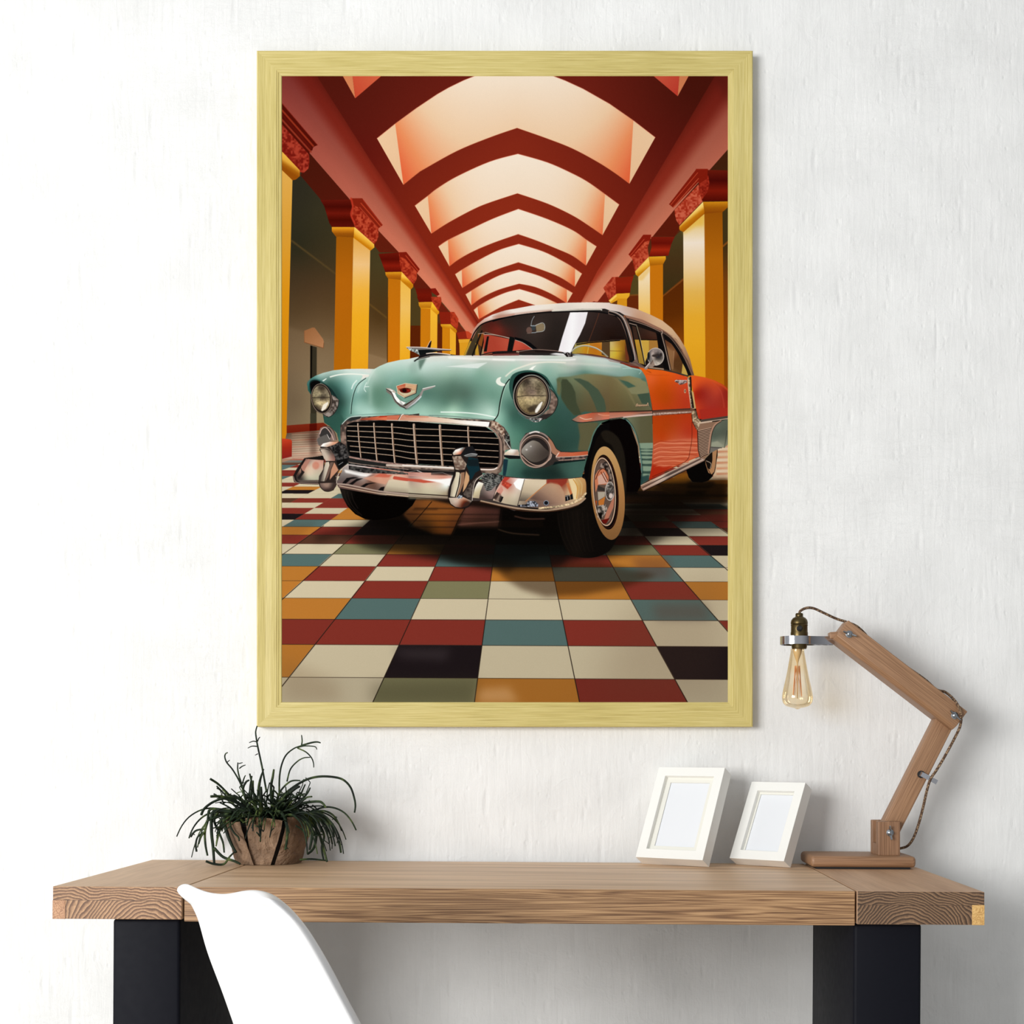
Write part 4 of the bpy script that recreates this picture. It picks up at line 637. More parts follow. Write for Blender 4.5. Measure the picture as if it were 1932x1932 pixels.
    # ------------------------------------------------ left park lamp, right park lamp
    F(b5, "575 290 600 220 660 192 740 210 810 280 845 400 760 430 600 500 560 470 540 400", (130,106,96)); EL(b5, 680, 310, 90, 100, (54,50,48), rot=30); F(b5, "545 400 570 370 680 320 740 380 770 410 620 460 580 490", (96,90,84), bl=.4); LN(b5, "590 310 620 240 680 215 750 290 800 400", 1.6, (206,170,156), s=True); LN(b5, "650 195 740 205 810 280 845 400", 1.2, (60,40,36), s=True); LN(b5, "700 320 740 390", 1.2, (200,190,184))
    F(b7, "400 560 410 430 500 300 640 260 760 290 850 350 900 420 960 530 1030 575 1200 580 1445 570 1440 640 1410 690 1200 720 1000 740 900 780 800 820 640 840 500 790 420 680", (52,44,40), s=False)
    LN(b7, "410 560 430 430 520 320 640 280 760 310 840 370", 3, (150,130,120), s=True); LN(b7, "560 300 640 275 700 285", 2.5, (230,220,214), s=True, bl=.3); F(b7, "835 345 900 420 960 530 1030 575 960 640 900 600 850 480", (166,112,84)); LN(b7, "835 345 905 425 965 535 1035 578", .9, (24,16,14), s=True)
    F(b7, "1000 585 1200 592 1445 572 1440 630 1200 650 950 660", ('lin',960,600,1440,600,(190,100,74),(206,96,60),(190,84,50))); F(b7, "930 670 1200 655 1440 635 1410 690 1200 712 1000 720", (120,92,84), tex=(2,(44,40,40),'mix')); LN(b7, "960 665 1200 655 1440 632", 1.2, (220,190,170), s=True); LN(b7, "1000 712 1200 700 1400 685", 1.2, (190,150,130)); LN(b7, "960 655 1000 600", 2, (226,190,170)); F(b7, "940 735 1250 715 1400 695 1400 715 1000 760 900 790", (14,26,26))
    EL(b7, 645, 575, 222, 240, (40,34,32)); RING(b7, 645, 575, 232, 242, 2.2, (176,146,130)); RING(b7, 645, 580, 212, 222, 1.2, (110,84,70))
    F(b7, "430 580 470 500 540 440 610 410 700 440 780 520 855 605 780 690 660 740 560 720 480 650", [(500,530,(150,142,132)),(560,500,(136,128,120)),(620,430,(130,120,108)),(600,580,(104,94,86)),(700,560,(84,74,66)),(800,600,(66,56,50)),(650,700,(80,70,62)),(520,620,(110,102,92))], s=True); EL(b7, 510, 550, 16, 12, (206,200,190), bl=.6); EL(b7, 575, 500, 14, 10, (200,194,184), bl=.6)
    LN(b7, "440 640 560 750 700 790 860 700 890 620", 1.6, (196,160,140), s=True)
    F(b7, "175 605 215 570 270 540 380 550 400 600 395 640 170 630", [(230,590,(230,214,190)),(300,570,(240,236,226)),(350,600,(190,160,140))]); F(b7, "165 625 410 640 415 690 250 690 170 660", (22,22,22)); LN(b7, "170 628 400 640", 1, (190,176,166))
    F(b7, "160 690 230 700 210 850 190 950 150 940", (24,50,60), bl=.4)
    # ------------------------------------------------ bumper
    F(b5, "355 680 640 640 660 710 660 1060 560 1080 300 1070 200 1040 180 960 240 840", (30,24,22)); F(b5, "380 690 650 710 630 1020 330 1030 240 1010 230 940 300 830", [(400,740,(160,120,104)),(350,800,(206,150,124)),(500,780,(214,190,166)),(600,740,(206,150,130)),(520,850,(206,180,156)),(600,900,(190,176,150)),(400,950,(190,178,150)),(300,980,(60,50,44))])
    EL(b5, 530, 790, 55, 60, (200,110,84), a=.7, bl=1.2); F(b5, "300 820 340 870 360 890 280 1000 250 980 310 890", (34,28,26), bl=.5); F(b5, "310 800 420 690 450 700 350 880 320 860", (176,120,100), bl=.4); LN(b5, "190 960 230 1040 350 1060 590 1068", 1.8, (130,104,94), s=True); F(b5, "240 1015 600 1010 600 1050 300 1050", (90,76,68), bl=.6)
    F(b5, "360 680 640 640 655 700 420 690", (24,20,18)); LN(b5, "360 676 480 650 620 636", 1, (140,116,100), s=True)
    # centre blade
    F(b5, "960 800 1020 770 1932 890 2280 900 2280 1285 1932 1270 1500 1240 1200 1190 880 1130 840 1060 900 930", [(1000,880,(150,140,134)),(1250,920,(206,196,190)),(950,1000,(100,88,84)),(1150,960,(120,110,106)),(1300,1050,(130,98,84)),(1500,980,(214,160,134)),(1550,940,(200,110,86)),(1700,980,(220,190,160)),(1800,1100,(206,188,156)),(1932,1000,(206,160,136)),(1932,1080,(212,190,160)),(1932,930,(206,140,120)),(1500,1120,(120,92,80)),(1100,1050,(110,84,76)),(1400,1000,(110,70,56)),(1900,1150,(190,176,146))])
    F(b5, "960 850 1010 860 1250 920 1400 910 1300 960 1200 950 980 900", (250,246,240), a=.85, bl=1); F(b5, "1030 790 1932 905 1932 930 1500 910 1400 910 1250 900 1030 850", (26,24,24), tex=(2,(80,78,74),'mix'))
    for q in ("930 1060 1000 980 1100 965 1180 975 1060 1000 980 1070", "1020 1080 1150 990 1250 985 1150 1030 1080 1090", "1190 1120 1290 1060 1450 1050 1330 1080 1250 1130", "1470 1170 1520 1120 1575 1110 1555 1180"): F(b5, q, (18,15,15), bl=.5)
    F(b5, "1250 985 1510 920 1700 935 1640 1000 1590 1080 1400 1040", (214,150,120), a=.8, bl=.6); F(b5, "1400 960 1500 915 1690 930 1640 970 1560 970", (200,84,60), a=.8, bl=.8); F(b5, "1700 985 1720 950 1932 985 1932 1030 1720 1000", (190,70,52), bl=.5); F(b5, "1640 1010 1932 1030 2280 1040 2280 1225 1932 1200 1560 1180 1600 1090", ('lin',1800,1030,1780,1190,(214,196,166),(200,186,156),(160,144,120)))
    F(b6, "330 905 1000 940 990 1000 950 1100 925 1200 930 1290 330 1285", [(100,940,(196,130,110)),(300,960,(150,110,100)),(500,950,(206,160,146)),(200,1060,(212,190,160)),(600,1100,(212,194,164)),(880,980,(220,150,130)),(900,1050,(250,246,240)),(500,1180,(186,172,142)),(900,1200,(176,160,132)),(100,1160,(196,180,150))], bl=2.2)
    F(b6, "100 960 300 985 520 1000 760 1040 560 1055 300 1020 90 995", (198,76,54), bl=.5); F(b6, "520 1000 800 1000 980 985 950 1100 800 1050", (250,248,244), bl=.8); LN(b6, "0 925 300 935 620 950 980 960", 1.5, (214,150,130), s=True, bl=.4); LN(b6, "120 920 220 880 320 930", 1.5, (120,100,90))
    LN(b6, "0 1190 500 1225 925 1250", 2.0, (60,46,40), s=True); LN(b6, "0 1215 500 1255 925 1280", 3.0, (150,130,110), s=True); LN(b6, "0 1245 500 1280 930 1300", 1.5, (70,52,40), s=True); LN(b5, "850 1070 1000 1080 1200 1120 1500 1180 1932 1225", 2.6, (170,146,130), s=True); LN(b5, "890 1100 1200 1160 1500 1215 1932 1262", 1.5, (206,176,146), s=True)
    # right blade
    F(b6, "1200 1260 1330 1080 1400 1040 1480 960 1600 900 1790 950 2200 1000 2200 1400 1932 1480 1700 1390 1500 1330 1300 1330", (60,50,46))
    F(b6, "1360 1080 1390 1035 1470 1060 1420 1180 1400 1290 1300 1280 1330 1150", ('lin',1330,1100,1420,1280,(246,240,226),(206,190,150),(170,150,120))); F(b6, "1480 1060 1560 1100 1660 1090 1640 1200 1600 1300 1400 1300 1420 1180", [(1450,1150,(110,98,90)),(1550,1200,(150,124,116)),(1500,1290,(70,54,50))]); F(b6, "1420 950 1520 900 1790 960 1740 1040 1660 1100 1560 1180 1500 1170 1470 1060", (26,26,26), tex=(1.4,(120,120,114),'mix'))
    for i in range(6): LN(b6, [(1430+i*12, 960+i*36), (1580, 1010+i*32), (1720-i*18, 990+i*30)], 1.0, (150,150,144), s=True, a=.7)
    F(b7, "180 960 500 985 820 998 1100 990 1340 965 1400 1000 1420 1080 1420 1200 1380 1300 1250 1400 1000 1450 700 1440 400 1410 180 1370 0 1320 40 1180 120 1040", [(200,1000,(200,120,100)),(150,1160,(220,180,160)),(250,1100,(196,130,110)),(200,1300,(196,176,146)),(330,1250,(210,192,166)),(400,1050,(250,246,240)),(600,1050,(206,180,150)),(500,1200,(176,150,124)),(700,1020,(206,186,156)),(900,1020,(150,60,40)),(1000,1030,(176,76,48)),
        (900,1120,(176,138,106)),(750,1250,(140,110,92)),(900,1300,(150,118,98)),(1050,1200,(170,116,86)),(1080,1060,(150,66,44)),(1180,1050,(206,166,110)),(1230,1200,(226,196,140)),(1300,1150,(206,160,90)),(1370,1100,(190,140,80)),(1300,1250,(190,150,100)),(600,1380,(110,86,74)),(1100,1350,(176,140,110))])
    F(b7, "180 960 260 975 200 1030 130 1040", (186,40,28), a=.8, bl=.4); F(b7, "150 1010 290 1080 220 1150 130 1080", (190,64,44), tex=(2,.3), bl=.4); F(b7, "50 1180 130 1100 160 1160 110 1250", (214,140,120), bl=.4); F(b7, "310 1060 380 990 490 990 460 1020 420 1170 350 1130", (255,253,250), bl=.3)
    LN(b7, "480 1000 440 1150 400 1300 370 1410", 1.1, (40,30,26), s=True); F(b7, "480 1010 810 1000 810 1070 500 1330 400 1330 440 1170", ('lin',500,1050,450,1330,(216,196,164),(190,170,140),(96,84,72)), bl=.4); LN(b7, "820 1060 700 1160 500 1330", 1.4, (200,120,60), s=True)
    F(b7, "830 1070 900 1060 1020 1090 1080 1200 1080 1340 860 1390 760 1330 560 1300 700 1170", ('lin',900,1080,700,1340,(190,150,116),(160,122,98),(96,72,62)), bl=.7, a=.8); F(b7, "820 1000 1140 985 1110 1060 1040 1110 980 1060 880 1040 815 1070", (150,50,34), bl=.8); F(b7, "1110 1060 1150 1050 1210 1230 1180 1250", (200,110,60)); F(b7, "1140 985 1240 985 1290 1180 1280 1310 1220 1310 1215 1200", (232,204,150), bl=.4); LN(b7, "1220 1000 1280 1120 1270 1290", 1.5, (206,140,50), s=True); LN(b7, "1290 990 1350 1080 1340 1230", 1.6, (206,170,110), s=True)
    F(b7, "1095 1250 1160 1235 1175 1310 1100 1335", (16,16,18)); F(b7, "1170 1240 1205 1215 1220 1300 1180 1310", (20,20,22)); LN(b7, "1100 1260 1160 1245", .9, (200,190,180)); LN(b7,"1130 1270 1135 1310",1,(200,200,200))
    EL(b7, 808, 1360, 44, 40, (22,22,26)); RING(b7, 808, 1358, 36, 34, 1.2, (150,160,176)); F(b7, "380 1390 500 1380 540 1330 640 1330 690 1380 680 1420 380 1415", (24,24,28), tex=(1.3,(170,176,190),'mix')); F(b7, "85 1330 110 1250 160 1270 130 1340 110 1350", (20,18,18)); F(b7, "0 1290 60 1190 100 1220 50 1310", (60,44,38)); F(b7,"100 1200 140 1260 100 1340 20 1320 60 1260",(90,70,62),a=.6,bl=.5)
    LN(b7, "700 1440 1000 1410 1200 1360 1340 1290 1410 1210", 3.6, (196,170,130), s=True, tex=(1.2,.5)); LN(b7, "-180 1330 0 1370 200 1410 450 1450 800 1470 1100 1430 1300 1370 1400 1290", 3.2, (170,140,112), s=True); LN(b7, "-200 1340 0 1385 200 1430 450 1478 800 1492 1100 1455 1300 1390", 1.5, (70,40,24), s=True); LN(b7, "1380 968 1415 1040 1420 1200", 1, (60,40,26), s=True)
    LN(b7, "180 962 500 988 820 1000 1100 992 1340 968", .9, (60,40,34), s=True)
    # bumper guards
    F(b5, "600 500 640 450 740 425 890 425 980 480 1010 560 1040 680 1010 760 880 870 830 950 860 1020 840 1100 800 1160 720 1185 660 1180 600 1120 570 1050 580 950 640 850 680 730 640 640 590 560", (44,34,30))
    F(b5, "590 530 700 520 760 560 830 660 820 720 680 720 640 650", [(650,580,(196,176,156)),(700,640,(190,170,150)),(780,680,(150,110,96)),(740,570,(90,76,68))]); F(b5, "600 500 640 455 740 430 880 428 820 470 700 510", [(640,490,(250,244,236)),(720,450,(236,216,200)),(800,460,(214,150,116)),(700,490,(206,180,160))]); F(b5, "740 500 900 440 980 490 1010 580 1040 680 1000 740 880 860 840 720 780 560", (20,19,19), tex=(1.6,(84,80,78),'mix')); F(b5, "840 720 1000 680 1020 740 880 850", (14,14,14)); LN(b5, "880 780 940 740", 1.4, (120,120,120))
    F(b5, "680 740 730 735 740 800 700 900 660 1030 600 1030 610 950 650 840", ('lin',600,900,740,900,(70,60,54),(190,176,156),(216,200,176))); F(b5, "750 740 800 740 760 840 720 960 670 1040 700 900", (110,84,72)); F(b5, "810 740 875 860 790 950 740 1010 760 860", (196,136,104), bl=.4); F(b5, "1020 760 900 880 840 1010 820 1040 850 930 960 800", (96,80,72)); LN(b5, "1020 765 920 850 860 960 845 1060", 1.3, (206,186,170), s=True); F(b5, "590 1060 840 1050 830 1110 780 1170 700 1180 640 1160 600 1110", [(620,1080,(120,96,86)),(700,1100,(150,120,104)),(800,1070,(60,48,44)),(700,1160,(60,44,40))]); LN(b5, "575 1050 600 1120 660 1175 730 1185 800 1160", 1.0, (24,16,14), s=True); F(b5,"590 960 630 880 660 830 600 1020 580 1030",(60,50,46),bl=.4)
    LN(b5, "590 545 660 535 740 560", 1, (30,22,20), s=True)
    F(b6, "990 600 1020 540 1080 515 1200 505 1300 500 1370 620 1400 780 1430 880 1460 930 1380 1020 1300 1200 1295 1330 1230 1420 1130 1440 1040 1430 960 1370 930 1280 935 1170 990 1000 1025 870 1010 760 980 680", (36,28,26))
    F(b6, "985 650 1120 640 1160 700 1210 770 1180 850 1100 860 1040 850 1010 760", (176,156,136), tex=(2,(110,84,70),'mix')); F(b6, "1000 600 1040 550 1150 515 1190 520 1120 620 1010 632", [(1040,600,(220,196,176)),(1100,550,(246,240,232)),(1110,600,(200,120,90)),(1150,560,(120,90,76))]); F(b6, "1150 630 1300 590 1370 625 1360 650 1200 660", (110,110,108)); F(b6, "1240 660 1380 690 1390 740 1410 860 1340 900 1290 1000 1260 1000 1240 870 1210 800", (16,44,52)); F(b6, "1210 700 1400 700 1400 800 1230 800", (20,24,26), a=.7, bl=.6)
    F(b6, "1200 520 1300 490 1360 600 1200 640 1130 630", (24,24,26)); LN(b6, "1180 640 1280 610 1370 620", 1.3, (176,176,176), s=True); F(b6, "985 640 1120 630 1120 645 985 650", (16,12,10))
    F(b6, "1050 880 1110 900 1080 1100 1030 1270 960 1260 980 1100 1040 950", ('lin',960,1100,1090,1120,(120,106,90),(214,200,170),(226,214,186))); F(b6, "1120 900 1180 890 1170 1050 1110 1200 1060 1270 1090 1100", (150,108,80)); F(b6, "1200 870 1250 950 1250 1020 1200 1130 1150 1200 1170 1050", (206,156,110), bl=.4); LN(b6, "1110 880 1105 1050 1040 1275", 1.3, (30,20,16), s=True); LN(b6, "1120 920 1110 1060 1050 1275", .9, (240,226,196), s=True); F(b6, "1440 930 1340 1030 1290 1200 1290 1330 1180 1250 1160 1220 1250 1080 1350 980", (96,84,76), tex=(2,(50,40,36),'mix')); LN(b6, "1455 930 1350 1020 1310 1150 1295 1320", 1.3, (206,190,176), s=True)
    F(b6, "935 1280 1060 1280 1160 1270 1290 1330 1230 1400 1130 1432 1040 1420 970 1370", [(980,1310,(190,170,150)),(1060,1330,(206,180,160)),(1180,1340,(110,50,26)),(1240,1350,(60,34,24)),(1080,1400,(150,110,90)),(1260,1310,(190,170,150))]); F(b6, "1030 870 1180 850 1200 880 1050 890", (36,26,22), bl=.4); F(b6, "1100 1235 1150 1250 1140 1290 1060 1290", (80,90,100), tex=(1.2,(210,214,220),'mix'))
    LN(b6, "930 1280 960 1370 1040 1425 1130 1440 1230 1420 1292 1350", 1.1, (18,12,10), s=True); LN(b6, "985 650 1015 770 1030 870 990 1000 940 1170 935 1270", 1.1, (18,12,10), s=True)

def paint_print():
    paint_hall(); paint_floor(); paint_car()
    g = np.random.RandomState(1).normal(0, 1, IMG.shape[:2])[..., None]
    o = IMG + g*1.2
    lum = (o @ np.array([.3, .59, .11], np.float32))[..., None]
    return np.clip(lum + (o-lum)*.90, 0, 255)
# ---------------------------------------------------------------- scene helpers
SC = bpy.context.scene; COL = SC.collection
FPX, VPX, VPY = 2690.0, 1095.0, 1406.0
CAM = Vector((0.0, -3.24, 1.016))
WALL_Y = 0.13
def at(px, py, y):
    """world point that lies on the plane Y=y along the sight line of a photo position (used to measure things)"""
    d = y - CAM.y
    return Vector(((px-VPX)*d/FPX, y, CAM.z + (VPY-py)*d/FPX))
def top_z(x): return 0.75 - 0.0062*(x+1.0)

def obj(name, me, mat=None, parent=None, smooth=False):
    if isinstance(me, bmesh.types.BMesh):
        m = bpy.data.meshes.new(name); bmesh.ops.recalc_face_normals(me, faces=me.faces); me.to_mesh(m); me.free(); me = m
    if mat is not None:
        for q in (mat if isinstance(mat, (list, tuple)) else [mat]): me.materials.append(q)
    if smooth:
        for p in me.polygons: p.use_smooth = True
    o = bpy.data.objects.new(name, me); COL.objects.link(o)
    if parent is not None: o.parent = parent
    return o
def empty(name, loc=(0,0,0), rot=(0,0,0)):
    o = bpy.data.objects.new(name, None); COL.objects.link(o); o.location = loc; o.rotation_euler = rot
    o.empty_display_size = .05; return o
def tag(o, label=None, cat=None, group=None, kind=None):
    if label: o['label'] = label
    if cat: o['category'] = cat
    if group: o['group'] = group
    if kind: o['kind'] = kind
    return o
def auto_smooth(o, ang=35):
    for p in o.data.polygons: p.use_smooth = True
    b = bmesh.new(); b.from_mesh(o.data)
    for e in b.edges:
        if len(e.link_faces) == 2 and e.calc_face_angle(0) > math.radians(ang): e.smooth = False
    b.to_mesh(o.data); b.free(); return o
def box(bm, x0, x1, y0, y1, z0, z1, bev=0, seg=2, M=None):
    v = [bm.verts.new((x, y, z)) for x in (x0, x1) for y in (y0, y1) for z in (z0, z1)]
    f = [bm.faces.new([v[i] for i in q]) for q in ((0,1,3,2),(4,6,7,5),(0,4,5,1),(2,3,7,6),(0,2,6,4),(1,5,7,3))]
    if bev:
        es = {e for q in f for e in q.edges}
        r = bmesh.ops.bevel(bm, geom=list(es), offset=bev, segments=seg, profile=.5, affect='EDGES')
        v = list({w for q in r['faces'] for w in q.verts} | {w for w in v if w.is_valid})
    if M is not None:
        for w in v: w.co = M @ w.co
    return v
def prism(bm, pts2, y0, y1, bev=0, seg=2):
    """polygon in XZ (list of (x,z)) extruded from y0 to y1"""
    a = [bm.verts.new((x, y0, z)) for x, z in pts2]; b = [bm.verts.new((x, y1, z)) for x, z in pts2]
    n = len(pts2); fs = [bm.faces.new(a), bm.faces.new(b[::-1])]
    for i in range(n): fs.append(bm.faces.new([a[i], b[i], b[(i+1) % n], a[(i+1) % n]]))
    if bev:
        bmesh.ops.bevel(bm, geom=list({e for q in fs for e in q.edges}), offset=bev, segments=seg, profile=.5, affect='EDGES')
def catmull(p, n=8):
    out = []
    for i in range(len(p)-1):
        p0, p1, p2, p3 = p[max(i-1,0)], p[i], p[i+1], p[min(i+2, len(p)-1)]
        for k in range(n):
            t = k/n
            out.append(0.5*((2*p1)+(-p0+p2)*t+(2*p0-5*p1+4*p2-p3)*t*t+(-p0+3*p1-3*p2+p3)*t**3))
    out.append(p[-1]); return out
def tube(bm, pts, r, n=8, taper=None, cap=True):
    pts = [Vector(p) for p in pts]; rings = []; up = Vector((0.3, 1, 0.2)).normalized()
    for i, p in enumerate(pts):
        t = (pts[min(i+1, len(pts)-1)]-pts[max(i-1, 0)]).normalized()
        a = (up - up.dot(t)*t)
        if a.length < 1e-4: a = Vector((1,0,0)) - t*t.x
        a.normalize(); b = t.cross(a); up = a
        rr = r if taper is None else taper(i/(len(pts)-1))*r
        rings.append([bm.verts.new(p + (a*math.cos(2*math.pi*k/n)+b*math.sin(2*math.pi*k/n))*rr) for k in range(n)])
    for i in range(len(rings)-1):
        for k in range(n): bm.faces.new([rings[i][k], rings[i][(k+1) % n], rings[i+1][(k+1) % n], rings[i+1][k]])
    if cap: bm.faces.new(rings[0][::-1]); bm.faces.new(rings[-1])
def lathe(bm, prof, n=40, c=(0,0,0), axis=None):
    """prof: list of (r, z); axis: 3x3 matrix"""
    rings = []; M = axis if axis is not None else Matrix.Identity(3); c = Vector(c)
    for r, z in prof:
        if r < 1e-6: rings.append([bm.verts.new(c + M @ Vector((0,0,z)))])
        else: rings.append([bm.verts.new(c + M @ Vector((r*math.cos(2*math.pi*k/n), r*math.sin(2*math.pi*k/n), z))) for k in range(n)])
    for i in range(len(rings)-1):
        a, b = rings[i], rings[i+1]
        for k in range(n):
            k2 = (k+1) % n
            if len(a) == 1 and len(b) == 1: continue
            if len(a) == 1: bm.faces.new([a[0], b[k], b[k2]])
            elif len(b) == 1: bm.faces.new([a[k], a[k2], b[0]])
            else: bm.faces.new([a[k], a[k2], b[k2], b[k]])
    if len(rings[0]) > 1: bm.faces.new(rings[0][::-1])
    if len(rings[-1]) > 1: bm.faces.new(rings[-1])

# ---------------------------------------------------------------- materials
def srgb(r, g, b):
    f = lambda c: (c/255/12.92) if c/255 <= .04045 else ((c/255+.055)/1.055)**2.4
    return (f(r), f(g), f(b), 1.0)
class NT:
    def __init__(s, name):
        s.m = bpy.data.materials.new(name); s.m.use_nodes = True; s.t = s.m.node_tree; s.N = s.t.nodes; s.L = s.t.links
        s.b = s.N['Principled BSDF']
    def n(s, ty, **kw):
        q = s.N.new(ty)
        for k, v in kw.items():
            if k.startswith('i_'):
                key = k[2:]; key = int(key) if key.isdigit() else key.replace('_', ' ')
                q.inputs[key].default_value = v
            else: setattr(q, k, v)
        return q
    def l(s, a, b): s.L.new(a, b)
    def set(s, **kw):
        for k, v in kw.items(): s.b.inputs[k.replace('_', ' ')].default_value = v
    def ramp(s, fac, stops):
        r = s.n('ShaderNodeValToRGB'); e = r.color_ramp.elements
        while len(e) < len(stops): e.new(.5)
        for q, (p, c) in zip(e, stops): q.position = p; q.color = c
        s.l(fac, r.inputs[0]); return r.outputs[0]
    def math(s, op, a, b=None, c=None):
        q = s.n('ShaderNodeMath', operation=op)
        for i, v in enumerate((a, b, c)):
            if v is None: continue
            if isinstance(v, (int, float)): q.inputs[i].default_value = v
            else: s.l(v, q.inputs[i])
        return q.outputs[0]
    def mix(s, fac, a, b, mode='MIX'):
        q = s.n('ShaderNodeMix', data_type='RGBA', blend_type=mode)
        for v, i in ((fac, 0), (a, 6), (b, 7)):
            if isinstance(v, (int, float, tuple)): q.inputs[i].default_value = v
            else: s.l(v, q.inputs[i])
        return q.outputs[2]
    def coord(s, scale=(1,1,1), loc=(0,0,0), rot=(0,0,0), out='Object'):
        c = s.n('ShaderNodeTexCoord'); mp = s.n('ShaderNodeMapping'); mp.inputs['Scale'].default_value = scale; mp.inputs['Location'].default_value = loc; mp.inputs['Rotation'].default_value = rot
        s.l(c.outputs[out], mp.inputs[0]); return mp.outputs[0]
    def noise(s, v, scale, detail=3, rough=.5, dist=0):
        q = s.n('ShaderNodeTexNoise'); q.inputs['Scale'].default_value = scale; q.inputs['Detail'].default_value = detail; q.inputs['Roughness'].default_value = rough; q.inputs['Distortion'].default_value = dist
        s.l(v, q.inputs['Vector']); return q.outputs['Fac']
    def bump(s, h, strength=.3, dist=.002, prev=None):
        q = s.n('ShaderNodeBump'); q.inputs['Strength'].default_value = strength; q.inputs['Distance'].default_value = dist
        s.l(h, q.inputs['Height'])
        if prev is not None: s.l(prev, q.inputs['Normal'])
        return q.outputs[0]
def plain(name, c, rough=.5, metal=0, **kw):
    t = NT(name); t.set(Base_Color=srgb(*c), Roughness=rough, Metallic=metal, **kw)
    v = t.coord(); nz = t.noise(v, 60, 2); t.l(t.math('MULTIPLY_ADD', nz, .12, rough-.06), t.b.inputs['Roughness'])
    return t.m

def mat_plaster():
    t = NT('white_plaster')
    v = t.coord()
    lo = t.noise(v, 1.3, 3); mid = t.noise(v, 7, 4)
    base = t.ramp(mid, [(.3, srgb(226,226,224)), (.7, srgb(236,236,234))])
    # small dark pits
    vo = t.n('ShaderNodeTexVoronoi', feature='F1'); vo.inputs['Scale'].default_value = 9.0; t.l(t.coord((1,1,1.0)), vo.inputs['Vector'])
    pit = t.math('LESS_THAN', t.math('ADD', vo.outputs['Distance'], t.math('MULTIPLY', t.noise(v, 90, 2), .05)), .045)
    sel = t.math('GREATER_THAN', t.noise(v, 3.1, 1), .56)
    pit = t.math('MULTIPLY', pit, sel)
    t.l(t.mix(t.math('MULTIPLY', pit, .5), base, srgb(120,118,112)), t.b.inputs['Base Color'])
    t.set(Roughness=.75)
    brush = t.noise(t.coord((22, 22, 2.6)), 3.2, 3, .5, .5)
    brush2 = t.noise(t.coord((60, 60, 9)), 3.0, 3, .6)
    dia = t.noise(t.coord((10, 10, 42), rot=(0, .65, 0)), 1.6, 4, .7, 1.2)
    cru = t.math('POWER', t.noise(v, 24, 4, .58, 1.0), 3.5)
    msk = t.ramp(t.noise(v, 1.6, 2), [(.38, (0,0,0,1)), (.62, (1,1,1,1))])
    scr = t.math('MULTIPLY', t.math('SMOOTH_MIN', t.math('ABSOLUTE', t.math('SUBTRACT', dia, .5)), .03, .02), 12.0)
    h = t.math('ADD', t.math('MULTIPLY', brush, .9), t.math('MULTIPLY', brush2, .14))
    h = t.math('ADD', h, t.math('MULTIPLY', cru, 1.5))
    h = t.math('ADD', h, t.math('MULTIPLY', t.math('MULTIPLY', scr, msk), .35))
    h = t.math('SUBTRACT', h, t.math('MULTIPLY', pit, 1.5))
    dn = t.n('ShaderNodeTexNoise'); dn.inputs['Scale'].default_value = 5.0; t.l(v, dn.inputs['Vector'])
    for sc_, rot_, thr, amt in (((30, 30, 6), .22, .60, 1.7), ((38, 38, 14), -.5, .66, 1.3), ((60, 60, 40), .2, .7, .9)):
        va = t.n('ShaderNodeVectorMath', operation='MULTIPLY_ADD'); va.inputs[1].default_value = (.7,)*3
        t.l(dn.outputs['Color'], va.inputs[0]); t.l(t.coord(sc_, rot=(0, rot_, 0)), va.inputs[2])
        vz = t.n('ShaderNodeTexVoronoi', feature='F1'); vz.inputs['Scale'].default_value = 1.0; t.l(va.outputs[0], vz.inputs['Vector'])
        sx = t.n('ShaderNodeSeparateColor'); t.l(vz.outputs['Color'], sx.inputs[0])
        pick = t.math('GREATER_THAN', t.math('ADD', t.math('MULTIPLY', sx.outputs[0], .6), t.math('MULTIPLY', lo, .55)), thr)
        dg = t.math('MULTIPLY', t.math('SUBTRACT', .26, vz.outputs['Distance']), 4.0); dg.node.use_clamp = True
        h = t.math('SUBTRACT', h, t.math('MULTIPLY', t.math('MULTIPLY', dg, pick), amt*.55))
    t.l(t.bump(h, .36, .0040), t.b.inputs['Normal'])
    return t.m

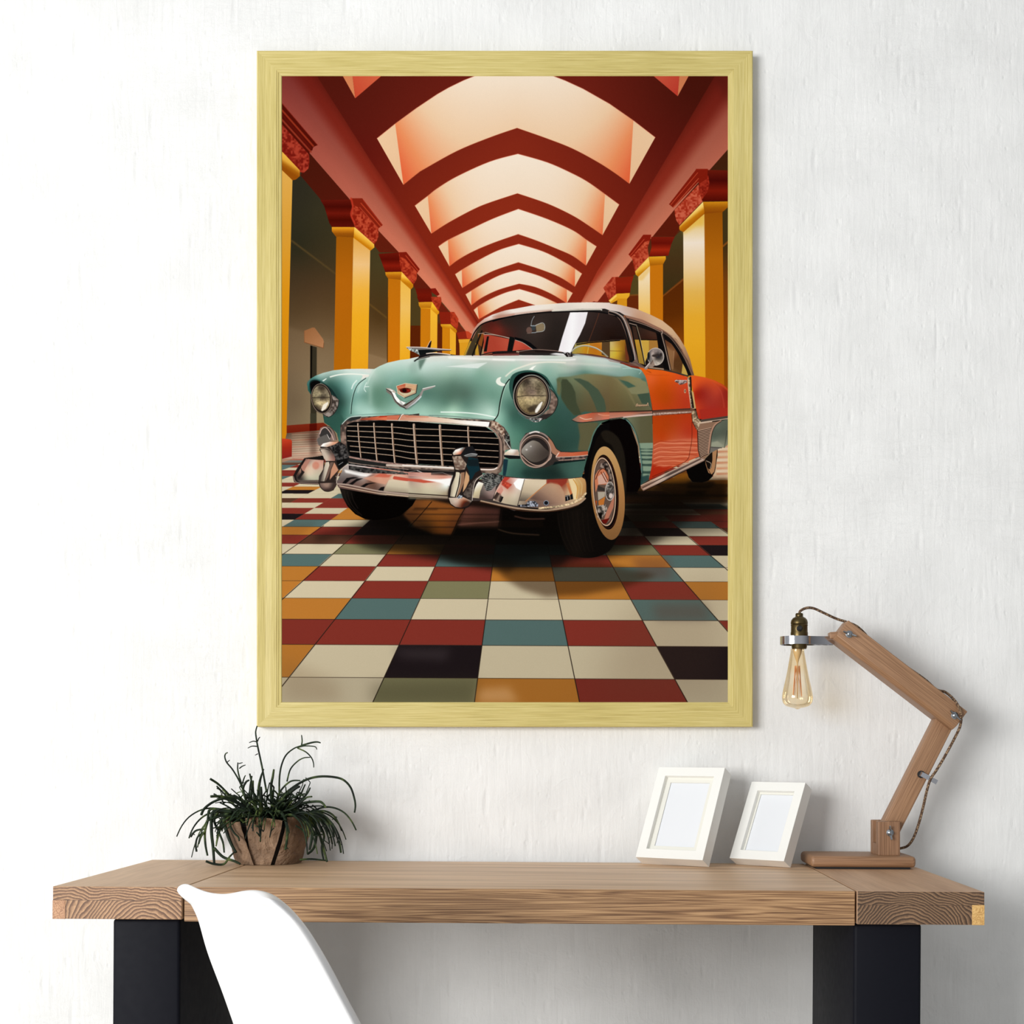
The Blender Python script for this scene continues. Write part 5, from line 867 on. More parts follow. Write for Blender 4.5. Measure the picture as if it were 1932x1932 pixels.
def mat_wood(name, light, dark, grain='X', rough=.5, scale=1.0, contrast=1.0, seed=0.0, top=None, bumpk=.25):
    """long grain along one object axis; rings=[(cx,cz,x0..)] gives growth rings on cut ends"""
    t = NT(name); t.set(Roughness=rough)
    st = {'X': (1.0, 16, 16), 'Y': (16, 1.0, 16), 'Z': (16, 16, 1.0)}[grain]
    st = tuple(q*k for q, k in zip(st, scale if isinstance(scale, tuple) else (scale,)*3))
    v = t.coord(st, loc=(seed, seed*1.7, seed*.6))
    big = t.noise(v, 1.5, 3, .5, .35); fine = t.noise(t.coord(tuple(q*4.5 for q in st), loc=(seed,)*3), 2.2, 3, .6, .2)
    wv = t.math('FRACT', t.math('MULTIPLY', big, 13.0))
    wv = t.math('ABSOLUTE', t.math('SUBTRACT', wv, .5)); wv = t.math('MULTIPLY', wv, 2.0)
    wv = t.math('POWER', wv, 1.6)
    m = t.math('ADD', t.math('MULTIPLY', wv, .55*contrast), t.math('MULTIPLY', fine, .5)); m = t.math('ADD', m, t.math('MULTIPLY', t.noise(t.coord((1.2,1.2,1.2)), 2.5, 2), .3))
    m = t.math('MULTIPLY_ADD', m, .95, -.12)
    mid = tuple(math.sqrt(light[i]*dark[i]) for i in range(3))
    colr = t.ramp(m, [(.12, srgb(*light)), (.5, srgb(*mid)), (.95, srgb(*dark))])
    if top:  # same wood; paler upward faces have the light and sheen painted into their colour
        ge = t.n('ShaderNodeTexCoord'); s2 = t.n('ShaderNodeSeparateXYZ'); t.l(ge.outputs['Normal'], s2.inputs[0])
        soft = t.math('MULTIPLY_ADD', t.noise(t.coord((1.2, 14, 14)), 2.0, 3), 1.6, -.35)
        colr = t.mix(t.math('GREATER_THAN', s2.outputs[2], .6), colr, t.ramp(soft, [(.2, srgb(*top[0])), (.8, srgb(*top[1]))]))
    t.l(colr, t.b.inputs['Base Color'])
    t.l(t.bump(t.math('MULTIPLY', m, -1.0), bumpk, .0012), t.b.inputs['Normal'])
    return t.m

def mat_endgrain(name, light, dark, hz, centers, topc, contrast=1.0, seed=0):
    """block of laminated timber: grain along Y, growth rings on the front; top faces show long grain"""
    t = NT(name); t.set(Roughness=.55)
    c = t.n('ShaderNodeTexCoord'); sp = t.n('ShaderNodeSeparateXYZ'); t.l(c.outputs['Object'], sp.inputs[0])
    X, Y, Z = sp.outputs[0], sp.outputs[1], sp.outputs[2]
    wob = t.math('MULTIPLY', t.math('SUBTRACT', t.noise(t.coord((1,.15,1)), 9, 3), .5), .06)
    def ring(cx, cz, fr, sx=1.0):
        dx = t.math('MULTIPLY', t.math('SUBTRACT', X, cx), sx); dz = t.math('SUBTRACT', Z, cz)
        d = t.math('SQRT', t.math('ADD', t.math('MULTIPLY', dx, dx), t.math('MULTIPLY', dz, dz)))
        d = t.math('ADD', d, wob)
        return t.math('FRACT', t.math('MULTIPLY', d, fr))
    r = ring(*centers[0])
    up = t.math('GREATER_THAN', Z, hz)
    r2 = ring(*centers[1])
    rr = t.mix(up, r2, r) if False else None
    a = t.math('ADD', t.math('MULTIPLY', r, up), t.math('MULTIPLY', r2, t.math('SUBTRACT', 1.0, up)))
    for (bx, cxx, czz, fr) in centers[2:]:
        right = t.math('GREATER_THAN', X, bx); low = t.math('SUBTRACT', 1.0, up); k = t.math('MULTIPLY', right, low)
        a = t.math('ADD', t.math('MULTIPLY', a, t.math('SUBTRACT', 1.0, k)), t.math('MULTIPLY', ring(cxx, czz, fr), k))
    a = t.math('POWER', a, 1.8)
    fine = t.noise(t.coord((1,.1,1)), 260, 2)
    m = t.math('ADD', t.math('MULTIPLY', a, .6*contrast), t.math('MULTIPLY', fine, .35))
    m = t.math('ADD', m, t.math('MULTIPLY', t.noise(t.coord((1,.2,1)), 14, 2), .3))
    m = t.math('MULTIPLY_ADD', m, .9, -.1)
    mid = tuple(math.sqrt(light[i]*dark[i]) for i in range(3))
    endc = t.ramp(m, [(.1, srgb(*light)), (.5, srgb(*mid)), (.95, srgb(*dark))])
    seamz = t.math('LESS_THAN', t.math('ABSOLUTE', t.math('SUBTRACT', Z, hz)), .0007)
    endc = t.mix(t.math('MULTIPLY', seamz, .5), endc, srgb(60,40,28))
    # top: long grain running front to back
    v = t.coord((18, 1.6, 18)); big = t.noise(v, 1.5, 3, .55, .6)
    tc = t.ramp(t.math('ADD', t.math('MULTIPLY', big, .7), t.math('MULTIPLY', t.noise(t.coord((90,4,90)), 2, 2), .3)), [(.3, srgb(*topc[0])), (.7, srgb(*topc[1]))])
    ge = t.n('ShaderNodeTexCoord'); s2 = t.n('ShaderNodeSeparateXYZ'); t.l(ge.outputs['Normal'], s2.inputs[0])
    isend = t.math('GREATER_THAN', t.math('ABSOLUTE', s2.outputs[1]), .6)
    t.l(t.mix(isend, tc, endc), t.b.inputs['Base Color'])
    t.l(t.bump(t.math('MULTIPLY', t.math('MULTIPLY', m, isend), -1.0), .2, .001), t.b.inputs['Normal'])
    return t.m

def mat_gold_rail():
    t = NT('brushed_gold_wood'); t.set(Roughness=.42, Metallic=.0, Specular_IOR_Level=.35)
    v = t.coord((2.4, 120, 1), out='UV'); a = t.noise(v, 3.0, 4, .6, .3); b = t.noise(t.coord((6, 260, 1), out='UV'), 2.0, 2)
    lo = t.noise(t.coord((1.2, 1.2, 1), out='UV'), 2.0, 2)
    m = t.math('ADD', t.math('MULTIPLY', a, .6), t.math('MULTIPLY', b, .3)); m = t.math('ADD', m, t.math('MULTIPLY', lo, .25))
    t.l(t.ramp(m, [(.36, srgb(168,149,84)), (.54, srgb(196,179,108)), (.74, srgb(216,200,136))]), t.b.inputs['Base Color'])
    t.l(t.bump(m, .22, .0006), t.b.inputs['Normal'])
    return t.m

def mat_print(img, gain):
    t = NT('printed_picture'); t.set(Roughness=1.0, Specular_IOR_Level=0.0)
    tx = t.n('ShaderNodeTexImage'); tx.image = img; tx.interpolation = 'Linear'; tx.extension = 'EXTEND'
    t.l(t.mix(1.0, tx.outputs[0], (gain[0], gain[1], gain[2], 1), 'MULTIPLY'), t.b.inputs['Base Color'])
    return t.m

def mat_paper():
    t = NT('brown_kraft_paper'); t.set(Roughness=.85)
    v = t.coord(); a = t.noise(v, 14, 5, .65, .6); b = t.noise(v, 45, 3)
    t.l(t.ramp(a, [(.3, srgb(88,69,53)), (.55, srgb(132,105,82)), (.8, srgb(172,142,114))]), t.b.inputs['Base Color'])
    t.l(t.bump(t.math('ADD', a, t.math('MULTIPLY', b, .4)), 1.0, .018), t.b.inputs['Normal']); return t.m
def mat_stem():
    t = NT('succulent_green'); t.set(Roughness=.6, Specular_IOR_Level=.22)
    v = t.coord(); a = t.noise(v, 34, 3)
    t.l(t.ramp(a, [(.36, srgb(16,25,18)), (.55, srgb(32,47,27)), (.72, srgb(96,112,58))]), t.b.inputs['Base Color'])
    t.l(t.bump(t.noise(v, 200, 2), .3, .001), t.b.inputs['Normal']); return t.m
def mat_cord():
    t = NT('braided_cord'); t.set(Roughness=.9)
    v = t.coord(); c = t.n('ShaderNodeTexVoronoi'); c.inputs['Scale'].default_value = 260; t.l(v, c.inputs['Vector'])
    t.l(t.ramp(c.outputs['Distance'], [(.1, srgb(176,146,112)), (.6, srgb(84,62,46))]), t.b.inputs['Base Color'])
    t.l(t.bump(c.outputs['Distance'], .8, .002), t.b.inputs['Normal']); return t.m
def mat_glass_amber():
    t = NT('amber_bulb_glass'); N = t.N; t.N.remove(t.b)
    tr = t.n('ShaderNodeBsdfTransparent'); gl = t.n('ShaderNodeBsdfGlossy'); mx = t.n('ShaderNodeMixShader'); fr = t.n('ShaderNodeLayerWeight')
    fr.inputs['Blend'].default_value = .35
    v = t.coord(); a = t.noise(v, 18, 2)
    t.l(t.ramp(a, [(.35, (1.0,.95,.85,1)), (.7, (.97,.86,.66,1))]), tr.inputs[0])
    gl.inputs['Roughness'].default_value = .04; gl.inputs[0].default_value = (1,.95,.86,1)
    t.l(t.math('MULTIPLY_ADD', fr.outputs['Fresnel'], .55, .02), mx.inputs[0]); t.l(tr.outputs[0], mx.inputs[1]); t.l(gl.outputs[0], mx.inputs[2])
    t.l(mx.outputs[0], N['Material Output'].inputs[0]); return t.m

M = {}
M['plaster'] = mat_plaster()
M['floor'] = mat_wood('pale_floor', (236,233,228), (214,210,204), 'X', .6)
M['front'] = mat_wood('oak_front', (198,158,114), (94,64,40), 'X', .45, (.8, 2.6, 2.6), 1.0, 3.1, top=((222,187,150),(184,148,112)))  # lighter top tones are painted-in sheen, not a different timber
M['lampwood'] = mat_wood('beech_arm', (172,132,98), (106,75,51), 'X', .5, (.8,3.5,3.5), .5, 5.0)
M['lampwood_z'] = mat_wood('beech_post', (168,128,96), (98,68,46), 'Z', .5, (3,3,.9), .7, 2.0)
M['navy'] = plain('navy_lacquer', (13,14,22), .6, Specular_IOR_Level=.12)
M['white'] = plain('white_lacquer', (238,238,233), .5)
M['card'] = plain('cream_card', (226,225,216), .8)
M['blank'] = plain('blank_paper', (226,229,233), .7)
M['shell'] = plain('white_plastic', (246,246,246), .38)
M['legwood'] = mat_wood('chair_leg_wood', (206,170,128), (150,112,78), 'Z', .5)
M['chrome'] = plain('chrome', (196,196,200), .14, 1.0)
M['steel'] = plain('zinc', (150,155,160), .28, 1.0)
M['brass'] = plain('aged_brass', (96,82,54), .36, 1.0)
M['black'] = plain('black_rubber', (16,15,15), .6)
M['soil'] = plain('dark_soil', (30,24,20), .95)
M['potdark'] = plain('dark_pot', (44,34,28), .8)
M['paper'] = mat_paper(); M['stem'] = mat_stem(); M['cord'] = mat_cord(); M['bulb'] = mat_glass_amber()
M['filament'] = plain('amber_filament', (190,120,50), .4, .6)
M['glass_mount'] = plain('bulb_stem_glass', (214,190,150), .3)
M['gold'] = mat_gold_rail()
M['inlay'] = mat_wood('pale_block', (226,186,120), (178,132,72), 'Y', .55, 2.2, 1.2, 9.0)

# ---------------------------------------------------------------- setting
b = bmesh.new(); box(b, -4.2, 4.0, WALL_Y, WALL_Y+.12, 0, 3.3); tag(obj('wall_back', b, M['plaster']), kind='structure')
b = bmesh.new(); box(b, -4.2, 4.0, -4.6, WALL_Y+.12, -.06, 0); tag(obj('floor', b, M['floor']), kind='structure')

# ---------------------------------------------------------------- desk
TILT = math.atan(.0062)
desk = tag(empty('desk', (-.12, -.24, 0), (0, TILT, 0)), 'long oak plank desk on two navy black slab legs against the white wall', 'desk')
HT = .7445; TH = .0645; YF, YB = -.55+.24, .075+.24     # local depth (empty sits at y=-.24)
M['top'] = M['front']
endL = mat_endgrain('oak_end_left', (198,156,116), (72,46,30), HT-.026, [(-.80, HT-.20, 180.0, .55), (-.70, HT-.105, 150.0, 1.0)], ((222,187,150),(188,152,116)), 1.25)
endR = mat_endgrain('oak_end_right', (152,119,88), (46,31,21), HT-.026, [(.62, HT-.19, 190.0, .5), (.735, HT-.11, 160.0, .9)], ((206,168,132),(172,134,102)), 1.35)
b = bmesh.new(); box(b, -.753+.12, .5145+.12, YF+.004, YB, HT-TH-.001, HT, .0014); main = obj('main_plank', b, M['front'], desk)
b = bmesh.new(); box(b, -1.0+.12, -.7565+.12, YF, YB, HT-TH+.003, HT, .0014); obj('end_board', b, endL, desk)
b = bmesh.new(); box(b, .518+.12, .758+.12, YF, YB, HT-TH+.002, HT, .0014); obj('end_board', b, endR, desk)
b = bmesh.new(); box(b, .7345+.12, .7583+.12, YF-.0006, YF+.05, HT-TH+.0018, HT-.0245, .0008); obj('corner_block', b, M['inlay'], desk)
b = bmesh.new(); box(b, -1.0003+.12, -.976+.12, YF-.0006, YF+.05, HT-TH+.0028, HT-.0262, .0008); obj('corner_block', b, mat_wood('brown_block', (206,160,122), (140,98,70), 'Y', .55, 2.0, 1.0, 4.0), desk)
for x0, x1, zb in ((-.895, -.766, -.0046), (.5165, .646, .0046)):
    b = bmesh.new(); box(b, x0+.12, x1+.12, YF+.025, YB-.12, zb, HT-TH+.001, .007, 3)
    o = obj('leg', b, M['navy'], desk); auto_smooth(o, 60)

# ---------------------------------------------------------------- framed picture
def picture():
    yb = WALL_Y; yf = WALL_Y-.0315
    A, B = at(484.2, 1371.5, yf), at(1420.5, 95, yf)        # outer corners
    x0, x1, z0, z1 = A.x, B.x, A.z, B.z
    I0, I1 = at(531, 1326, yf), at(1373.2, 141, yf)
    wd = I0.x-x0
    root = tag(empty('framed_picture', ((x0+x1)/2, yb, z0)), 'large gold framed print of a two tone vintage car in a red arched hall', 'picture')
    ox, oz = (x0+x1)/2, z0
    # rail profile: (inset from the outer edge, y toward the viewer)
    prof = [(0, 0), (0, -.012)] + [(a, b-.012) for a, b in ((0, -.0175), (.0012, -.0190), (.003, -.0195), (.020, -.0184), (.034, -.0191), (.046, -.0189), (.0474, -.0178), (.0505, -.0176), (.0515, -.0165), (.0565, -.0160), (wd-.001, -.0155), (wd, -.0145), (wd, -.004))]
    me = bmesh.new(); uvl = me.loops.layers.uv.new('UVMap')
    loops = []
    for ins, dy in prof:
        loops.append([me.verts.new((sx-ox, yb+dy-yb, sz-oz)) for sx, sz in ((x0+ins, z0+ins), (x1-ins, z0+ins), (x1-ins, z1-ins), (x0+ins, z1-ins))])
    for i in range(len(prof)-1):
        for k in range(4):
            f = me.faces.new([loops[i][k], loops[i][(k+1) % 4], loops[i+1][(k+1) % 4], loops[i+1][k]])
            for lp in f.loops:
                co = lp.vert.co; j = 0 if lp.vert in loops[i] else 1
                along = co.x if k in (0, 2) else co.z
                lp[uvl].uv = (along+k*3.7, prof[i+j][0]+(0 if i > 1 else prof[i+j][1]*.5)+k*.37)
    # back ring
    for k in range(4): me.faces.new([loops[-1][k], loops[-1][(k+1) % 4], loops[0][(k+1) % 4], loops[0][k]])
    bmesh.ops.recalc_face_normals(me, faces=me.faces)
    m = bpy.data.meshes.new('frame'); me.to_mesh(m); me.free()
    obj('frame', m, M['gold'], root)
    # the print itself: a flat panel with the painted artwork
    arr = paint_print(); h, w = arr.shape[:2]
    img = bpy.data.images.new('car_print', w, h, alpha=False)
    px = np.ones((h, w, 4), np.float32); px[..., :3] = (arr/255.0)[::-1]
    img.pixels.foreach_set(px.ravel()); img.update(); img.pack()
    yp = WALL_Y-.0262
    P0, P1 = at(PX0, PY1, yp), at(PX1, PY0, yp)
    bm = bmesh.new(); uv = bm.loops.layers.uv.new('UVMap')
    e = .003
    vs = [bm.verts.new((x-ox, yp-yb, z-oz)) for x, z in ((P0.x-e, P0.z-e), (P1.x+e, P0.z-e), (P1.x+e, P1.z+e), (P0.x-e, P1.z+e))]
    f = bm.faces.new(vs); eu, ev = e/(P1.x-P0.x), e/(P1.z-P0.z)
    for lp, q in zip(f.loops, ((-eu,-ev),(1+eu,-ev),(1+eu,1+ev),(-eu,1+ev))): lp[uv].uv = q
    vb = [bm.verts.new(v.co+Vector((0,.008,0))) for v in vs]
    bm.faces.new(vb[::-1])
    for k in range(4): bm.faces.new([vs[k], vb[k], vb[(k+1) % 4], vs[(k+1) % 4]])
    m = bpy.data.meshes.new('print'); bmesh.ops.recalc_face_normals(bm, faces=bm.faces); bm.to_mesh(m); bm.free()
    o = obj('print', m, mat_print(img, PRINT_GAIN), root); tag(o, 'printed artwork of a mint and orange vintage car on a chequered floor')
PRINT_GAIN = (.86, .86, .86)
picture()

# ---------------------------------------------------------------- small white photo frames leaning on the wall
def photo_frame(label, x, y, yaw, lean, w, h, t, rail, mat):
    root = tag(empty('photo_frame', (x, y, top_z(x)+.0004), (0, 0, yaw)), label, 'photo frame', None)
    R = Matrix.Rotation(-lean, 4, 'X')
    def rect_ring(bm, o0, o1, yf, yb_):
        """mitred ring: outer rect o0, inner rect o1 (x0,z0,x1,z1)"""
        c = lambda r: ((r[0], r[1]), (r[2], r[1]), (r[2], r[3]), (r[0], r[3]))
        A = [bm.verts.new((p, yf, q)) for p, q in c(o0)]; B = [bm.verts.new((p, yf, q)) for p, q in c(o1)]
        C = [bm.verts.new((p, yb_, q)) for p, q in c(o0)]; D = [bm.verts.new((p, yb_, q)) for p, q in c(o1)]
        for k in range(4):
            j = (k+1) % 4
            bm.faces.new([A[k], A[j], B[j], B[k]]); bm.faces.new([C[j], C[k], D[k], D[j]])
            bm.faces.new([A[k], C[k], C[j], A[j]]); bm.faces.new([B[k], B[j], D[j], D[k]])
    bm = bmesh.new(); rect_ring(bm, (0, 0, w, h), (rail, rail, w-rail, h-rail), -t, 0)
    bmesh.ops.recalc_face_normals(bm, faces=bm.faces)
    es = [e for e in bm.edges if len(e.link_faces) == 2 and e.calc_face_angle(0) > .5]
    bmesh.ops.bevel(bm, geom=es, offset=.0008, segments=2, affect='EDGES', profile=.5)
    for k in ((0,0,rail,rail),(w,0,w-rail,rail),(w,h,w-rail,h-rail),(0,h,rail,h-rail)):   # mitre grooves
        pass
    for v in bm.verts: v.co = R @ v.co
    obj('frame', bm, M['white'], root)
    bm = bmesh.new(); m2 = rail+mat; rect_ring(bm, (rail-.001, rail-.001, w-rail+.001, h-rail+.001), (m2, m2, w-m2, h-m2), -t+.011, -t+.013)
    for v in bm.verts: v.co = R @ v.co
    obj('mat_board', bm, M['card'], root)
    bm = bmesh.new(); box(bm, rail, w-rail, -t+.0135, -t+.017, rail, h-rail)
    for v in bm.verts: v.co = R @ v.co
    obj('blank_sheet', bm, M['blank'], root)
    return root
photo_frame('larger white photo frame with blank insert leaning on the wall, nearer the plant', .1428, .0413, -.5587, .5013, .1716, .2327, .0368, .0225, .0125)
photo_frame('smaller white photo frame with blank insert leaning on the wall, next to the lamp base', .3588, .0384, -.6738, .5075, .1428, .1976, .034, .0225, .0045)

# ---------------------------------------------------------------- lamp
def lamp():
    YC = 0.0
    zx = .64; root = tag(empty('desk_lamp', (zx, .005, top_z(zx))), 'jointed wooden desk lamp with bare amber bulb and braided cord', 'lamp')
    off = -root.location
    def P(px, py, y): return at(px, py, y)+off
    def poly(pts, y): return [((q := P(px, py, y)).x, q.z) for px, py in pts]
    # base board + rubber pad
    fr = at(1530, 1636, -.07); x0, x1 = at(1530, 1640, -.07).x, at(1729, 1640, -.07).x
    bz = .004
    b = bmesh.new(); box(b, x0+off.x, x1+off.x, -.07+off.y, .085+off.y, bz, bz+.025, .0085, 4)
    o = obj('base', b, M['lampwood'], root); auto_smooth(o, 50); o.rotation_euler = (0, TILT, 0)
    b = bmesh.new(); box(b, x0+.012+off.x, x1-.012+off.x, -.064+off.y, .078+off.y, 0.0006, bz+.001); o = obj('rubber_pad', b, M['black'], root); o.rotation_euler = (0, TILT, 0)
    # post
    yf = -.038
    a = P(1657, 1550, yf); c = P(1698.5, 1618.5, yf)
    b = bmesh.new(); box(b, a.x, c.x, yf+off.y, -.012+off.y, bz+.024, a.z, .002, 2)
    box(b, a.x, c.x, .030+off.y, .048+off.y, bz+.024, a.z, .002, 2)
    box(b, a.x+.001, c.x-.001, -.013+off.y, .031+off.y, bz+.024, bz+.05, 0)
    o = obj('post', b, M['lampwood_z'], root)
    # lower arm
    def bar(name, p0, p1, wpx, y0, y1, mat, ch=0.0, ext=(0, 0)):
        """bar between two photo points, width in photo px, with a chamfer along its lower edge"""
        ym = y0
        A, B_ = P(*p0, ym), P(*p1, ym); d = (B_-A); d.y = 0; L_ = d.length; d.normalize(); n = Vector((-d.z, 0, d.x))
        if n.z < 0: n = -n
        w = wpx*(ym-CAM.y)/FPX
        bm = bmesh.new()
        sec = [(-w/2+ch*.0, y1), (w/2, y1), (w/2, y0)] + ([(-w/2+ch, y0), (-w/2, y0+ch*1.1)] if ch else [(-w/2, y0)])
        cen = (A+B_)/2
        rings = []
        for s_, e in ((-L_/2-ext[0], 0), (L_/2+ext[1], 1)):
            rings.append([bm.verts.new((s_, q-YC, p)) for p, q in sec])
        k = len(sec); bm.faces.new(rings[0][::-1]); bm.faces.new(rings[1])
        for i in range(k): bm.faces.new([rings[0][i], rings[0][(i+1) % k], rings[1][(i+1) % k], rings[1][i]])
        bmesh.ops.recalc_face_normals(bm, faces=bm.faces)
        bmesh.ops.bevel(bm, geom=list(bm.edges), offset=.0022, segments=3, affect='EDGES', profile=.5)
        o = obj(name, bm, mat, root); o.location = (cen.x, YC+off.y, cen.z); o.rotation_euler = (0, -math.atan2(d.z, d.x), 0)
        auto_smooth(o, 40); return o
    bar('lower_arm', (1676, 1574), (1785, 1358), 36.5, -.011, .029, M['lampwood'], 0, (.004, .012))
    bar('upper_arm', (1587.5, 1187.5), (1812.5, 1360), 44, -.040, .034, M['lampwood'], .0095, (0, .0))
    # small wooden tongue that holds the ring
    bar('tongue', (1566, 1199), (1600, 1197), 13, -.018, .012, M['lampwood'], 0)
    # chrome strap ring around the socket
    yr = -.003; cc = P(1507, 1208, yr)
    b = bmesh.new(); Rr = .0365
    hgt = .0185; pts = []
    cx = P(1503, 1208, yr).x; zc = P(1503, 1209, yr).z; xt = P(1573, 1208, yr).x
    for i in range(33):
        an = math.radians(38+i*(284/32)); pts.append((cx+Rr*math.cos(an), Rr*math.sin(an)*.95))
    pts = [(xt, .009)] + pts + [(xt, -.009)]
    th = .0022
    rin = []
    for i, (x, y) in enumerate(pts):
        q0 = pts[max(i-1, 0)]; q1 = pts[min(i+1, len(pts)-1)]; dx, dy = q1[0]-q0[0], q1[1]-q0[1]; l_ = math.hypot(dx, dy); nx, ny = dy/l_, -dx/l_
        rin.append([b.verts.new((x+nx*s*th/2, yr+off.y+y+ny*s*th/2, zc+z)) for s, z in ((-1, -hgt/2), (1, -hgt/2), (1, hgt/2), (-1, hgt/2))])
    for i in range(len(rin)-1):
        for k in range(4): b.faces.new([rin[i][k], rin[i][(k+1) % 4], rin[i+1][(k+1) % 4], rin[i+1][k]])
    b.faces.new(rin[0][::-1]); b.faces.new(rin[-1]); o = obj('ring_bracket', b, M['chrome'], root); auto_smooth(o, 40)
    # socket (brass), bulb
    s = (yr-CAM.y)/FPX; sx = P(1508, 1200, yr).x; Z = lambda py: P(1508, py, yr).z
    b = bmesh.new()
    lathe(b, [(0, Z(1157)), (6*s, Z(1157)), (7.2*s, Z(1158.5)), (7.2*s, Z(1163)), (8.5*s, Z(1164.5)), (12*s, Z(1166)), (15*s, Z(1170)), (16*s, Z(1174)), (16.2*s, Z(1177)), (15.4*s, Z(1178)), (16.4*s, Z(1179.5)), (15.6*s, Z(1181)), (15.8*s, Z(1192)), (16.4*s, Z(1194)),
              (16.2*s, Z(1212)), (14.5*s, Z(1216)), (14.5*s, Z(1221)), (13.2*s, Z(1224.5)), (0, Z(1224.5))], 36, (sx, yr+off.y, 0))
    sock = obj('socket', b, M['brass'], root); auto_smooth(sock, 40)
    b = bmesh.new(); k = P(1506, 1187, yr); lathe(b, [(0, 0), (5.5*s, 0), (5.5*s, .006), (3.5*s, .008), (3*s, .014), (0, .014)], 16, (k.x, yr-15*s+off.y+.002, k.z), Matrix(((1,0,0),(0,0,-1),(0,1,0))))
    obj('switch', b, M['black'], sock); bx = P(1504.5, 1200, yr).x
    b = bmesh.new(); prof = [(12.5*s, Z(1224)), (12.8*s, Z(1230)), (14.5*s, Z(1240)), (18*s, Z(1260)), (22*s, Z(1280)), (26.5*s, Z(1300)), (28.6*s, Z(1312)), (28.8*s, Z(1319)), (26.5*s, Z(1327)), (21*s, Z(1332)), (13*s, Z(1334.5)), (6*s, Z(1336)), (2.5*s, Z(1338)), (0, Z(1338.5))]
    pv = catmull([Vector((r, z, 0)) for r, z in prof], 4); lathe(b, [(max(0, v.x), v.y) for v in pv[:-1]]+[(0, Z(1338.5))], 48, (bx, yr+off.y, 0))
    b.faces.ensure_lookup_table()
    bulb = obj('bulb', b, M['bulb'], root, smooth=True)
    b = bmesh.new(); lathe(b, [(0, Z(1222)), (9*s, Z(1222)), (8*s, Z(1232)), (3.5*s, Z(1244)), (1.2*s, Z(1252)), (1.0*s, Z(1318)), (0, Z(1318))], 12, (bx, yr+off.y, 0)); obj('glass_mount', b, M['glass_mount'], bulb, smooth=True)
    b = bmesh.new()
    for i in range(10):
        an = i*math.pi/5; an2 = an+math.pi/10
        r0, r1 = 4.5*s, 8.5*s
        tube(b, [(bx+r0*math.cos(an), yr+off.y+r0*math.sin(an), Z(1256)), (bx+r1*math.cos(an2), yr+off.y+r1*math.sin(an2), Z(1314)), (bx+r0*math.cos(an+math.pi/5), yr+off.y+r0*math.sin(an+math.pi/5), Z(1256))], .00045, 5)
    obj('filament', b, M['filament'], bulb)
    # wing nuts
    Ry = Matrix(((1,0,0),(0,0,-1),(0,1,0)))
    for px, py, y, rot in ((1602, 1196.5, -.0405, .35), (1801, 1350, -.0405, .75), (1679, 1571, -.0385, 1.45)):
        c = P(px, py, y); b = bmesh.new()
        lathe(b, [(0, 0), (.0078, 0), (.0082, .0012), (.0052, .002), (.0048, .008), (.0028, .009), (.0028, .0125), (0, .0125)], 20, c, Ry)
        for sg in (-1, 1):
            d = Vector((math.cos(rot), 0, -math.sin(rot)))*sg
            tube(b, [c+d*.003+Vector((0,-.004,0)), c+d*.009+Vector((0,-.0075,0)), c+d*.0155+Vector((0,-.010,0))], .0030, 8, lambda t: 1.1-.5*t)
        o = obj('wing_nut', b, M['steel'], root); auto_smooth(o, 40)
    # cable clip on the lower arm
    b = bmesh.new(); c = P(1738, 1461, -.0125)
    lathe(b, [(0, -.002), (.0085, -.002), (.0085, .0), (0, .0)], 20, c, Ry); obj('clip_hole', b, M['black'], root)
    b = bmesh.new(); A, B_ = P(1735, 1459, -.014), P(1767, 1476, -.014); d = (B_-A).normalized(); n = Vector((-d.z, 0, d.x))
    pth = [A+Vector((0,.004,0)), A+Vector((0,-.004,0))+d*.004, A*.5+B_*.5+Vector((0,-.007,0)), B_+Vector((0,-.004,0)), B_+Vector((0,.004,0))+d*.001]
    rr = []
    for i, q in enumerate(pth): rr.append([b.verts.new(q+n*sn*.0052+Vector((0, sy*.0009, 0))) for sn, sy in ((-1,-1),(1,-1),(1,1),(-1,1))])
    for i in range(len(rr)-1):
        for k in range(4): b.faces.new([rr[i][k], rr[i][(k+1) % 4], rr[i+1][(k+1) % 4], rr[i+1][k]])
    b.faces.new(rr[0][::-1]); b.faces.new(rr[-1])
    lathe(b, [(0,0),(.0026,0),(.0022,.002),(0,.0025)], 10, A*.62+B_*.38+Vector((0,-.0065,0)), Ry)
    o = obj('cable_clip', b, M['chrome'], root)
    # braided cord
    K3 = lambda x, y: (1440+x/3.645, 1130+y/3.645)
    path = [(248,108,-.003),(256,82,-.003),(300,62,0),(350,66,.005),(420,98,.01),(500,135,.02),(570,158,.028),(640,186,.034),(700,240,.0365),(740,290,.0365),(900,408,.037),(1100,545,.037),(1190,622,.030),(1250,640,.01),(1300,680,-.02),(1340,735,-.045),(1360,800,-.05),(1355,870,-.036),(1320,950,-.022),(1250,1080,-.020),(1190,1180,-.021),(1150,1240,-.021),(1125,1320,-.015),(1100,1430,-.004),(1065,1560,.008),(1030,1650,.016),(990,1700,.022),(940,1716,.024)]
    pts = [P(*K3(x, y), yy) for x, y, yy in path]
    b = bmesh.new(); tube(b, catmull(pts, 6), .0031, 10); obj('cord', b, M['cord'], root, smooth=True)
lamp()

